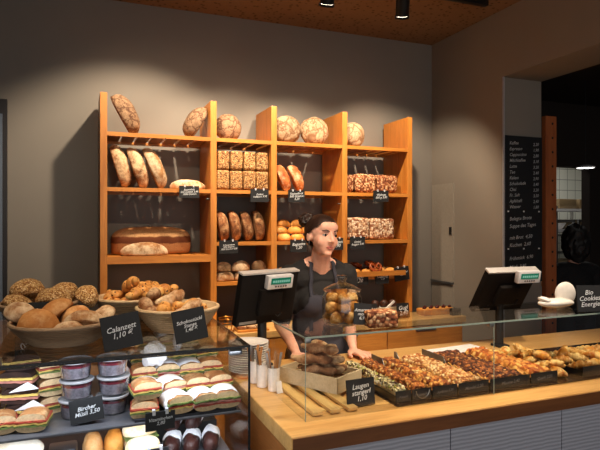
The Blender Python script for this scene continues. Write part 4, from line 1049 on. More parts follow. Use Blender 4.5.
for k, (dx, dy, z, L, W_, h, mat, rz, lab) in enumerate((
    (-.075, -.04, .038, .115, .10, .075, M_TAN, .3, 'big glossy tan bun at the outer side of the front basket'),
    (.005, -.075, .042, .09, .075, .05, M_LIGHT, 0, 'small pale bun in the middle front of the front basket'),
    (.075, -.05, .04, .12, .09, .052, M_LIGHT, .3, 'flat pale bun at the front of the front basket near its sign'),
    (.105, .02, .05, .10, .07, .04, M_LIGHT, .6, 'flat ridged bun at the far rim of the front basket'),
    (.045, .02, .075, .10, .085, .055, M_TAN, -.5, 'brown floury bun leaning topmost in the front basket'),
    (-.02, .06, .05, .12, .1, .05, M_TAN, .2, 'tan bun at the back of the front basket'),
    (-.10, .05, .045, .09, .08, .05, M_LIGHT, .2, 'pale bun at the outer back of the front basket'),
    )):
    inb('fl', dx, dy, z, tag(obj('flat_bun', loaf_mesh('flat_bun', L, W_, h, mat, 200 + k, .06, 2.2, .3)), lab, 'bun'), (.15 if k == 4 else 0, -.25 if k == 4 else 0, rz))
for k, (dx, dy, z, s, rz, lab) in enumerate((
    (-.06, -.05, .045, .125, .2, 'oat flake roll at the outer front of the back basket'), (.04, -.05, .05, .115, .1, 'oat flake roll at the inner front of the back basket'), (-.03, .05, .05, .12, .3, 'oat flake roll at the rear of the back basket'),
    (.07, .04, .05, .11, .5, 'oat flake roll at the rear inner rim of the back basket'), (.0, .0, .088, .11, .5, 'oat flake roll topmost in the back basket'), (.09, -.005, .07, .09, -.5, 'torn pale oat roll at the inner rim of the back basket'))):
    inb('bl', dx, dy, z, tag(obj('oat_roll', loaf_mesh('oat_roll', s, s * .8, .06, M_OAT, 220 + k, .08, 2.1, .35)), lab, 'bread roll', 'oat flake rolls in the back basket'), (0, 0, rz))
tw = [twist_mesh('chocolate_stick', .125, .0185, M_CHOC, s, 3) for s in range(3)]
for k in range(22):
    lay = 0 if k < 8 else (1 if k < 16 else 2); j = (k, k - 8, k - 16)[lay]; n = (8, 8, 6)[lay]; a = j * 2 * PI / n + lay * .4; r = (.055, .055, .03)[lay]
    inb('bm', r * math.cos(a), r * math.sin(a), 0, tag(obj('chocolate_stick', tw[k % 3]), f'golden chocolate stick in the {["lowest", "middle", "top"][lay]} layer of the back basket', 'pastry stick', f'chocolate sticks, {["lowest", "middle", "top"][lay]} layer of the back basket'), (RND.uniform(-.15, .15), RND.uniform(-.2, .2), RND.uniform(0, PI)), 3, .012)
tf = [twist_mesh('floury_twist', .13, .02, (M_LIGHT, M_DARK, M_CHOC)[s], s + 5, 2, .01) for s in range(3)]
for k in range(14):
    lay = 0 if k < 8 else 1; j = k if lay == 0 else k - 8; n = (8, 6)[lay]; a = j * 2 * PI / n + lay * .4; r = (.06, .045)[lay]
    inb('rt', r * math.cos(a), r * math.sin(a), 0, tag(obj('floury_twist', tf[k % 3]), f'floury twist in the {["lower", "upper"][lay]} layer of the pale basket', 'pastry twist', f'floury twists, {["lower", "upper"][lay]} layer of the pale basket'), (0, RND.uniform(-.15, .15), RND.uniform(0, PI)), 3, .012)
price_sign((.112, 1.60, ZL), .104, .094, ['Calanzett', '1,10 €'], 'black chalk sign on the case top before the gap between the baskets', .02, -.1, False, True, -.15)
price_sign((.306, 1.625, ZL), .096, .094, ['Schokostückl', 'Stange', '1,40 €'], 'black chalk sign leaning before the pale basket of floury twists', .02, -.1, False, True, -.15)
price_sign((-.14, 1.958, ZL), .11, .096, ['Haferl', '0,90 €'], 'black chalk sign edge between the front basket and the oat rolls', 0, -.1, False, True)

# ================================================================== WOMAN
def hull_caps(bm, items, M=None, grow=0):
    """items: ('c', p0, r0, p1, r1) tapered capsules and ('e', centre, radii) ellipsoids, added as closed shells"""
    for it in items:
        t = bm_()
        if it[0] == 'c':
            _, p0, r0, p1, r1 = it
            for p, r in ((p0, r0), (p1, r1)): bmesh.ops.create_icosphere(t, subdivisions=2, radius=r + grow, matrix=Matrix.Translation(p))
            r_ = bmesh.ops.convex_hull(t, input=t.verts)
            bmesh.ops.delete(t, geom=[g for g in r_['geom_interior'] + r_['geom_unused'] if isinstance(g, bmesh.types.BMVert)], context='VERTS')
        else:
            _, c, rr = it[:3]; rot = it[3] if len(it) > 3 else (0, 0, 0)
            bmesh.ops.create_icosphere(t, subdivisions=3, radius=1, matrix=xf(c, rot, [x + grow for x in rr]))
        if M is not None: bmesh.ops.transform(t, matrix=M, verts=t.verts)
        me = bpy.data.meshes.new('t'); t.to_mesh(me); t.free(); bm.from_mesh(me); bpy.data.meshes.remove(me)
def fuse(bm, voxel, smooth=4, fac=.5):
    me = bpy.data.meshes.new('t'); bm.to_mesh(me); bm.free()
    o = bpy.data.objects.new('t', me); COL.objects.link(o)
    r = o.modifiers.new('r', 'REMESH'); r.mode = 'VOXEL'; r.voxel_size = voxel; r.use_smooth_shade = True
    s = o.modifiers.new('s', 'SMOOTH'); s.factor = fac; s.iterations = smooth
    out = bpy.data.meshes.new_from_object(o.evaluated_get(bpy.context.evaluated_depsgraph_get()))
    bpy.data.objects.remove(o); bpy.data.meshes.remove(me)
    return out
def skin_mat():
    t = NT('skin'); bb = t.bsdf(.5, spec=.35); v = t.coord()
    n = t.noise(v, 30, 3)
    t.l(t.ramp(n, [(.3, C(228, 166, 142)), (.7, C(240, 188, 164))]), bb.inputs['Base Color'])
    bb.inputs['Subsurface Weight'].default_value = .08; bb.inputs['Subsurface Radius'].default_value = (.012, .005, .003); return t.m
SKIN = skin_mat()
HAIR = None
def hair_mat():
    t = NT('dark brown hair'); bb = t.bsdf(.42, spec=.4); v = t.coord((18, 60, 90))
    n = t.noise(v, 3, 3)
    t.l(t.ramp(n, [(.35, C(30, 18, 14)), (.7, C(58, 36, 26))]), bb.inputs['Base Color']); t.bump(n, bb, .5, .004); return t.m
HAIR = hair_mat()
wm = thing('person', 'woman in black top and dark grey apron standing behind the counter looking aside', 'person', (1.13, 2.60, 0))
HM = Matrix.Translation((-.012, -.095, 1.499)) @ Matrix.Rotation(math.radians(10), 4, 'Z') @ Matrix.Rotation(math.radians(3), 4, 'X') @ Matrix.Rotation(math.radians(4), 4, 'Y') @ Matrix.Diagonal((1.0, 1, .88, 1))
torso = [('e', (0, 0, .89), (.165, .105, .12)), ('e', (0, 0, 1.03), (.128, .092, .14)), ('e', (0, -.01, 1.17), (.142, .1, .13)),
         ('e', (-.062, -.07, 1.165), (.056, .052, .055)), ('e', (.062, -.07, 1.165), (.056, .052, .055)),
         ('c', (-.10, -.015, 1.282), .06, (.10, -.015, 1.282), .06), ('c', (-.138, -.012, 1.313), .034, (-.04, -.02, 1.36), .038), ('c', (.138, -.012, 1.313), .034, (.04, -.02, 1.36), .038)]
uarm = [('c', (-.158, -.012, 1.298), .05, (-.196, .005, 1.055), .037), ('c', (.158, -.012, 1.298), .05, (.186, .005, 1.055), .037)]
farm = [('c', (-.196, .005, 1.055), .036, (-.182, -.14, .968), .024), ('c', (.186, .005, 1.055), .036, (.118, -.165, .968), .024)]
legs = [('c', (s * .088, 0, .86), .082, (s * .088, .0, .47), .052) for s in (-1, 1)] + [('c', (s * .088, .0, .47), .05, (s * .09, .03, .08), .034) for s in (-1, 1)] + [('c', (s * .09, .03, .05), .036, (s * .10, -.13, .03), .028) for s in (-1, 1)]
neck = [('c', (0, -.018, 1.30), .053, (-.004, -.068, 1.42), .05)]
head = [('e', (0, .014, .032), (.0735, .09, .084)), ('e', (0, -.024, -.022), (.0615, .056, .080)), ('e', (0, -.022, -.058), (.050, .052, .050)),
        ('e', (0, -.053, -.090), (.024, .022, .0195)), ('e', (0, -.050, -.060), (.032, .026, .027)),
        ('c', (0, -.073, .022), .0075, (0, -.093, -.020), .0092), ('e', (-.0105, -.082, -.025), (.0075, .010, .0075)), ('e', (.0105, -.082, -.025), (.0075, .010, .0075)),
        ('e', (-.034, -.044, -.028), (.027, .025, .034)), ('e', (.034, -.044, -.028), (.027, .025, .034)), ('e', (0, -.042, .055), (.056, .036, .040)),
        ('e', (-.071, .012, -.006), (.008, .018, .030), (.12, 0, .3)), ('e', (.071, .012, -.006), (.008, .018, .030), (.12, 0, -.3)),
        ('c', (-.018, -.067, .020), .0055, (-.042, -.057, .019), .005), ('c', (.018, -.067, .020), .0055, (.042, -.057, .019), .005)]
def hand(cx, cy, cz, s, yaw):
    """palm flat on the counter, five bent fingers; s = side of the thumb"""
    it = [('e', (0, .005, 0), (.038, .044, .0145))]
    for dx, L in ((-.029, .062), (-.010, .074), (.010, .07), (.028, .056)):
        x = dx * s * -1; a = dx * .9 * -s
        k = (x + a * L * .5, -.035 - L * .5, .004); e = (x + a * L * 1.1, -.035 - L, -.0045)
        it += [('c', (x * .85, -.028, .002), .0095, k, .0085), ('c', k, .0085, e, .0070)]
    it += [('c', (s * .026, .015, 0), .0125, (s * .05, -.018, -.003), .0095), ('c', (s * .05, -.018, -.003), .0095, (s * .058, -.045, -.005), .0078)]
    return it, Matrix.Translation((cx, cy, cz)) @ Matrix.Rotation(yaw, 4, 'Z')
b = bm_(); hull_caps(b, torso + uarm + farm + legs + neck); hull_caps(b, head, HM)
for cx, cy, s, yaw, wr_ in ((-.176, -.195, 1, .1, (-.182, -.14, .968)), (.110, -.222, -1, .15, (.118, -.165, .968))):
    it, M = hand(cx, cy, .9385, s, yaw); hull_caps(b, it, M)
    hull_caps(b, [('c', wr_, .023, (cx, cy + .03, .944), .0185)])
body = obj('body', fuse(b, .0042, 4), None, wm); body.data.materials.append(SKIN)
for p in body.data.polygons: p.use_smooth = True
# face details
def hobj(name, bm, mat, parent=wm): bmesh.ops.transform(bm, matrix=HM, verts=bm.verts); return obj(name, bm, mat, parent)
for s in (-1, 1):
    b = bm_(); ball(b, .0115, (s * .030, -.0585, .0095), seg=16, rings=12); ey = hobj('eye', b, plain('eye white', C(222, 212, 204), .25))
    b = bm_(); ball(b, .0078, (s * .030 + .0022, -.0672, .0085), (1, .5, 1), seg=14, rings=10); hobj('iris', b, plain('dark iris', C(34, 22, 18), .15), ey)
    b = bm_(); tube(b, [(s * .018, -.0725, .0145), (s * .030, -.0725, .0175), (s * .043, -.065, .0135)], [.0012, .002, .0012], 6); hobj('eyelashes', b, HAIR, ey)
    b = bm_(); tube(b, [(s * .014, -.0785, .033), (s * .030, -.0755, .038), (s * .049, -.062, .033)], [.0026, .0034, .0016], 8); hobj('eyebrow', b, HAIR)
LIPS = plain('lips', C(196, 108, 98), .4)
b = bm_(); tube(b, [(-.022, -.0715, -.058), (-.010, -.0775, -.0535), (0, -.0783, -.055), (.010, -.0775, -.0535), (.022, -.0715, -.058)], [.001, .0038, .0030, .0032, .001], 8)
tube(b, [(-.020, -.072, -.0595), (0, -.0778, -.0645), (.020, -.072, -.0595)], [.001, .0044, .001], 8); hobj('lips', b, LIPS)
# hair: close cap pulled back to a bun
b = bm_(); hull_caps(b, [('e', (0, .016, .032), (.081, .1, .094)), ('e', (0, .03, .0), (.074, .082, .075))]); bmesh.ops.transform(b, matrix=HM, verts=b.verts)
hm = fuse(b, .0045, 2); IH = HM.inverted()
b = bm_(); b.from_mesh(hm); bpy.data.meshes.remove(hm)
dele = []
for v in b.verts:
    p = IH @ v.co
    w_ = .004 * noise.noise(p * 45)
    y = p.y + .12 * max(0, .03 - abs(p.x)) * 0
    hl = .066 if y < -.055 else (.066 - (y + .055) / .055 * .056 if y < 0 else .010 - y * 1.1)
    if p.z < hl + w_: dele.append(v)
bmesh.ops.delete(b, geom=dele, context='VERTS')
hr = obj('hair', b, HAIR, wm)
b = bm_(); bmesh.ops.create_icosphere(b, subdivisions=4, radius=1)
for v in b.verts:
    n = noise.noise(v.co * 3) * .22 + noise.noise(v.co * 8) * .1; v.co = (-.046 + v.co.x * .046 * (1 + n), .078 + v.co.y * .04 * (1 + n), .082 + v.co.z * .042 * (1 + n))
bmesh.ops.transform(b, matrix=HM, verts=b.verts); obj('bun', b, HAIR, hr)
b = bm_(); tube(b, [(-.071, .006, -.034), (-.072, .004, -.06), (-.071, .002, -.095)], [.0012, .0012, .0022], 6); hobj('earring', b, plain('silver', C(200, 200, 200), .25, 1))
# black top
b = bm_(); hull_caps(b, torso, grow=.007)
hull_caps(b, [('c', (-.160, -.012, 1.298), .059, (-.192, .0, 1.085), .047), ('c', (.160, -.012, 1.298), .059, (.182, .0, 1.085), .047)])
tp = fuse(b, .005, 4)
b = bm_(); b.from_mesh(tp); bpy.data.meshes.remove(tp)
dele = [v for v in b.verts if v.co.z < .86 or ((v.co.x / .086) ** 2 + ((v.co.z - 1.385) / .066) ** 2 < 1 and v.co.y < .0) or (abs(v.co.x) < .07 and v.co.z > 1.37)]
bmesh.ops.delete(b, geom=dele, context='VERTS')
TOPB = plain('black jersey', C(22, 20, 22), .85, grain=.15, gscale=200)
top = obj('black_top', b, TOPB, wm); sm = top.modifiers.new('s', 'SOLIDIFY'); sm.thickness = .003; sm.offset = -.3
# trousers, shoes
b = bm_(); hull_caps(b, [torso[0]] + legs[:4], grow=.008); tr_ = fuse(b, .008, 3); o = obj('trousers', tr_, None, wm); o.data.materials.append(plain('black trousers', C(28, 28, 32), .8))
for s in (-1, 1):
    b = bm_(); hull_caps(b, [('c', (s * .09, .03, .046), .043, (s * .10, -.13, .036), .035)]); o = obj('shoe', fuse(b, .006, 2), None, wm); o.data.materials.append(BLACK)
    for v in o.data.vertices: v.co.z = max(v.co.z, .001)
for v in body.data.vertices:
    if v.co.z < .006: v.co.z = .006
# apron: bib, skirt and straps laid over the top
from mathutils.bvhtree import BVHTree
b = bm_(); hull_caps(b, torso + legs[:2], grow=.016); ap = fuse(b, .006, 6)
b = bm_(); b.from_mesh(ap); bpy.data.meshes.remove(ap)
def keep(p):
    if p.y > -.012 or p.z > 1.215 or p.z < .50: return False
    if p.z > 1.06: return abs(p.x) < .088 + (1.215 - p.z) * .45
    return True
bmesh.ops.delete(b, geom=[v for v in b.verts if not keep(v.co)], context='VERTS')
bv = BVHTree.FromBMesh(b)
APR = plain('dark grey apron cloth', C(50, 49, 60), .85, grain=.12, gscale=260)
apron = obj('apron', b, APR, wm); sm = apron.modifiers.new('s', 'SOLIDIFY'); sm.thickness = .003
tb_ = bm_(); hull_caps(tb_, torso + neck, grow=.012); tb2 = BVHTree.FromBMesh(tb_)
for s in (-1, 1):
    pts = []
    for k in range(9):
        t = k / 8; x = s * (.076 - .016 * t); z = 1.205 + (1.362 - 1.205) * t
        h = tb2.ray_cast(Vector((x, -.6, z)), Vector((0, 1, 0)))[0]
        pts.append(Vector((x, (h.y if h else -.03) - .004, z)))
    pts += [Vector((s * .056, .0, 1.395)), Vector((s * .045, .035, 1.375))]
    b = bm_(); prev = None
    for p in pts:
        r = [b.verts.new(p + Vector((dx, 0, 0))) for dx in (-.0095, .0095)]
        if prev: b.faces.new((prev[0], prev[1], r[1], r[0]))
        prev = r
    o = obj('apron_strap', b, APR, wm); sm = o.modifiers.new('s', 'SOLIDIFY'); sm.thickness = .004
tb_.free()

# ================================================================== MENU BOARD, POST, BACK ROOM
mb = thing('menu_board', 'tall black menu board with chalk price list on the wall end', 'menu board', (2.93, 3.062, 1.14))
b = bm_(); box(b, -.165, .172, -.012, .003, 0, 1.04); obj('board', b, SLATE, mb, smooth=False)
MCH = plain('menu chalk', C(190, 190, 190), .9)
for k, (l, p) in enumerate((('Kaffee', '2,20'), ('Espresso', '1,90'), ('Cappuccino', '2,80'), ('Milchkaffee', '3,10'), ('Latte', '3,20'), ('Tee', '2,40'), ('Kakao', '2,90'), ('Schokolade', '3,40'), ('Chai', '3,20'), ('Fr. Saft', '3,50'), ('Apfelsaft', '2,40'), ('Wasser', '1,80'))):
    z = .985 - k * .041
    chalk(mb, [l], .2, .03, -.0135, .032, MCH, .25, zc=z, align='LEFT').location = (-.13, 0, 0)
    chalk(mb, [p], .2, .03, -.0135, .03, MCH, .25, zc=z, align='LEFT').location = (.085, 0, 0)
for k, l in enumerate(('Belegte Brote', 'Suppe des Tages', 'mit Brot  4,50', 'Kuchen  2,60')):
    chalk(mb, [l], .3, .03, -.0135, .036, MCH, .25, zc=.45 - k * .052 - (.03 if k > 1 else 0), align='LEFT').location = (-.13, 0, 0)
for k, l in enumerate(('Frühstück  6,90', 'Müsli  3,90')):
    chalk(mb, [l], .3, .03, -.0135, .034, MCH, .25, zc=.17 - k * .06, align='LEFT').location = (-.13, 0, 0)
for z in (.505, .24):
    for x in (-.14, .0, .14):
        b = bm_(); box(b, x - .005, x + .005, -.016, -.012, z - .005, z + .005); obj('clip', b, WPLAST, mb, smooth=False)
b = bm_(); box(b, -.179, -.166, -.008, .002, -1.14, 1.45); obj('edge_strip', b, plain('pale edge strip', C(170, 168, 170), .5), mb, smooth=False)
ps = thing('peg_post', 'tall reddish wooden post with dark peg holes beside the menu board', 'post', (3.22, 3.10, 0))
b = bm_(); box(b, -.052, .052, -.02, .02, 0, 2.35, bev=.003); obj('post', b, wood('reddish wood', C(160, 84, 44), C(184, 104, 58), 'Z', .5), ps, smooth=False)
for k in range(20):
    b = bm_(); cyl(b, .009, -.0215, -.0195, M=Matrix.Translation((.012, 0, .3 + k * .105)) @ Matrix.Rotation(PI / 2, 4, 'X') @ Matrix.Translation((0, 0, .041)), seg=12); obj('peg_hole', b, BLACK, ps)
# kitchen
kr = thing('storage_rack', 'steel rack with brown trays in the lit kitchen beyond the doorway', 'rack', (5.82, 5.2, 0))
for x in (-.52, .18):
    for y in (-.2, .2):
        b = bm_(); box(b, x - .015, x + .015, y - .015, y + .015, 0, 1.76); obj('leg', b, STEEL, kr, smooth=False)
for z in (.5, .95, 1.45, 1.70):
    b = bm_(); box(b, -.54, .2, -.22, .22, z, z + .03); obj('shelf', b, WPLAST, kr, smooth=False)
for k, (x, z) in enumerate(((-.3, 1.731), (.03, 1.731), (.0, 1.481), (-.1, .981))):
    b = bm_(); box(b, -.14, .14, -.18, .18, 0, .12, bev=.01); o = tag(obj('storage_box', b, plain('brown box', C(112, 92, 62), .6)), ['brown box on top of the kitchen rack, inner one', 'brown box on top of the kitchen rack, outer one', 'brown box on the upper middle board of the kitchen rack', 'brown box on the lower board of the kitchen rack'][k], 'box'); o.location = (5.82 + x, 5.2, z)
tl = thing('tray_trolley', 'grey tray trolley frame beside the kitchen rack', 'trolley', (5.37, 4.62, 0))
for x in (-.13, .14):
    b = bm_(); box(b, x - .012, x + .012, -.012, .012, 0, 1.6); obj('leg', b, DSTEEL, tl, smooth=False)
    b = bm_(); box(b, x - .012, x + .012, .3, .324, 0, 1.6); obj('leg', b, DSTEEL, tl, smooth=False)
for z in (.3, .6, .9, 1.2, 1.4, 1.57):
    for y0 in (-.012, .3):
        b = bm_(); box(b, -.13, .14, y0, y0 + .024, z, z + .025); obj('rung', b, DSTEEL, tl, smooth=False)
kt = thing('prep_table', 'pale wooden table inside the kitchen doorway', 'table', (4.9, 4.75, 0))
b = bm_(); box(b, -.5, .0, -.2, .2, .88, .92); obj('tabletop', b, OAKX, kt, smooth=False)
for x in (-.47, -.03):
    for y in (-.17, .17):
        b = bm_(); box(b, x - .02, x + .02, y - .02, y + .02, 0, .88); obj('leg', b, OAK, kt, smooth=False)
wb = thing('white_bowl', 'white bowl on the kitchen rack above the head of the dark haired person', 'bowl', (5.45, 5.1, 1.4805))
b = bm_(); lathe(b, [(0, 0), (.04, 0), (.09, .08), (.085, .08), (.035, .006), (0, .006)], 32); obj('body', b, WHITE, wb)
pl = thing('hanging_lamp', 'round white hanging lamp glowing in the dark back room', 'lamp', (3.92, 3.39, 2.02))
b = bm_(); lathe(b, [(0, .03), (.02, .03), (.075, .012), (.08, 0), (.074, 0), (.0, .022)], 32); obj('shade', b, WPLAST, pl)
b = bm_(); cyl(b, .066, .002, .006, seg=28); obj('light_disc', b, glow('lamp disc', (1, .97, .9, 1), 6), pl)
b = bm_(); cyl(b, .003, .03, .73, seg=8); obj('cord', b, BLACK, pl)
# person in the back room, seen from behind
p2 = thing('person', 'dark haired person in dark clothes standing in the dim back room', 'person', (3.70, 3.30, 0), (0, 0, PI * .95))
b = bm_(); hull_caps(b, [('e', (0, 0, .88), (.16, .11, .13)), ('e', (0, 0, 1.05), (.15, .1, .18)), ('c', (-.12, 0, 1.18), .06, (.12, 0, 1.18), .06), ('c', (0, 0, 1.18), .05, (0, -.02, 1.32), .048), ('e', (0, -.03, 1.40), (.075, .09, .105)), ('e', (0, -.115, 1.385), (.012, .018, .014)),
    ('e', (-.073, -.02, 1.385), (.009, .018, .03)), ('e', (.073, -.02, 1.385), (.009, .018, .03)),
    ('c', (-.17, 0, 1.17), .052, (-.21, .02, .93), .04), ('c', (-.21, .02, .93), .038, (-.17, -.14, .80), .027), ('c', (.17, 0, 1.17), .052, (.21, .02, .93), .04), ('c', (.21, .02, .93), .038, (.17, -.14, .80), .027)] + legs)
for s in (-1, 1):
    it, M = hand(s * .165, -.19, .775, -s, 0); hull_caps(b, it, M); hull_caps(b, [('c', (s * .17, -.14, .80), .025, (s * .165, -.17, .778), .02)])
o = obj('body', fuse(b, .007, 4), None, p2); o.data.materials.append(SKIN)
for v in o.data.vertices: v.co.z = max(v.co.z, .004)
b = bm_(); hull_caps(b, [('e', (0, 0, .88), (.16, .11, .13)), ('e', (0, 0, 1.05), (.15, .1, .18)), ('c', (-.12, 0, 1.18), .06, (.12, 0, 1.18), .06), ('c', (-.17, 0, 1.17), .052, (-.21, .02, .93), .04), ('c', (.17, 0, 1.17), .052, (.21, .02, .93), .04)], grow=.01)
o = obj('shirt', fuse(b, .008, 3), None, p2); o.data.materials.append(TOPB)
b = bm_(); hull_caps(b, legs[:4], grow=.01); o = obj('trousers', fuse(b, .009, 3), None, p2); o.data.materials.append(MATS['black trousers'])
b = bm_(); bmesh.ops.create_icosphere(b, subdivisions=4, radius=1)
for v in b.verts:
    n = noise.noise(v.co * 3) * .16 + noise.noise(v.co * 9) * .12; v.co = Vector((v.co.x * .105 * (1 + n), .012 + v.co.y * .108 * (1 + n), 1.40 + v.co.z * .155 * (1 + n)))
obj('hair', b, plain('black curls', C(20, 15, 14), .6, grain=.3, gscale=90), p2)

# ================================================================== CEILING LAMPS
LAMPB = plain('black lamp metal', C(14, 14, 15), .4)
tk = thing('ceiling_track', 'black lamp track under the ceiling above the bread shelf', 'lamp track', (.8, 2.93, 3.0))
b = bm_(); box(b, -1.3, 1.70, -.018, .018, 0, .035); obj('rail', b, LAMPB, tk, smooth=False)
b = bm_(); box(b, -.9, -.86, -.01, .01, .035, .06); box(b, 1.3, 1.34, -.01, .01, .035, .06); obj('hanger', b, LAMPB, tk, smooth=False)
WARM = (1.0, .80, .58)
def spot(loc, target, label, power, size=72, blend=.55, col=WARM, radius=.028, hang=.10):
    loc = Vector(loc); d = (Vector(target) - loc).normalized()
    t = thing('spot_lamp', label, 'spot lamp', loc)
    q = d.to_track_quat('-Z', 'Y'); M = q.to_matrix().to_4x4()
    b = bm_(); cyl(b, .042, -.03, .12, seg=28, M=M); cyl(b, .046, -.045, -.03, seg=28, M=M, cap=False); obj('housing', b, LAMPB, t)
    b = bm_(); cyl(b, .036, -.033, -.031, seg=24, M=M); obj('lens', b, glow('lamp lens', (1, .86, .66, 1), 9), t)
    b = bm_(); box(b, -.075, .02, -.03, .03, hang - .025, hang + .02); obj('adaptor', b, LAMPB, t, smooth=False)
    li = bpy.data.lights.new('spot_light', 'SPOT'); li.energy = power; li.color = col; li.spot_size = math.radians(size); li.spot_blend = blend; li.shadow_soft_size = radius
    o = bpy.data.objects.new('spot_light', li); COL.objects.link(o); o.parent = t; o.location = d * .05; o.rotation_mode = 'QUATERNION'; o.rotation_quaternion = q
for x, tx, lab, p in ((.50, .3, 'black spot lamp over the first shelf bay', 105), (.93, 1.0, 'black spot lamp over the second shelf bay', 75), (1.34, 1.5, 'black spot lamp over the third shelf bay pointing at the shelf', 85), (1.85, 2.25, 'black spot lamp with box adaptor over the fourth shelf bay', 90)):
    spot((x, 2.93, 2.88 if x > 1.2 else 2.93), (tx, 3.72, 1.55), lab, p, 96 if x < .6 else 84)
tk2 = thing('ceiling_track', 'black lamp track under the ceiling above the service counter', 'lamp track', (.8, 1.30, 3.0))
b = bm_(); box(b, -1.3, 1.9, -.018, .018, 0, .06); obj('rail', b, LAMPB, tk2, smooth=False)
for x, tx, ty, lab, p in ((-.2, -.05, 1.95, 'black spot lamp over the bread baskets', 68), (.55, .75, 2.1, 'black spot lamp over the cutlery cups', 66), (1.15, 1.15, 2.2, 'black spot lamp over the woman', 100), (1.75, 1.7, 2.0, 'black spot lamp over the pastry trays', 110), (2.4, 2.2, 2.0, 'black spot lamp over the croissants', 70)):
    spot((x, 1.30, 2.84), (tx, ty, 1.0), lab, p, 60)

for x, tx, lab, p in ((.1, .6, 'black spot lamp on the counter track aimed at the first shelf bay', 40), (1.45, 1.6, 'black spot lamp on the counter track aimed at the last shelf bays', 22)):
    spot((x, 1.30, 2.84), (tx, 3.8, 1.5), lab, p, 60)

def area(name, loc, rot, sx, sy, power, col):
    li = bpy.data.lights.new(name, 'AREA'); li.shape = 'RECTANGLE'; li.size = sx; li.size_y = sy; li.energy = power; li.color = col
    o = bpy.data.objects.new(name, li); COL.objects.link(o); o.location = loc; o.rotation_euler = rot; return o
area('case_light', (-.06, 1.58, 1.188), (math.radians(28), 0, 0), 1.0, .02, 2.6, (.80, .88, 1.0))
area('added_shelf_fill', (-.06, 1.63, .992), (math.radians(30), 0, 0), 1.0, .02, 3.5, (.84, .9, 1.0))  # added light under the upper shelf to brighten the goods below
area('added_front_fill', (.8, -1.9, 1.6), (math.radians(90), 0, 0), 4.0, 2.2, 34, (1, .97, .94))  # added fill from behind the camera for the counter front; no window there
area('kitchen_light', (5.0, 4.9, 2.58), (0, 0, 0), 1.2, .6, 15, (1, .95, .86))

w = bpy.data.worlds.new('World'); SC.world = w; w.use_nodes = True
bg = w.node_tree.nodes['Background']; bg.inputs[0].default_value = (.48, .46, .47, 1); bg.inputs[1].default_value = .22

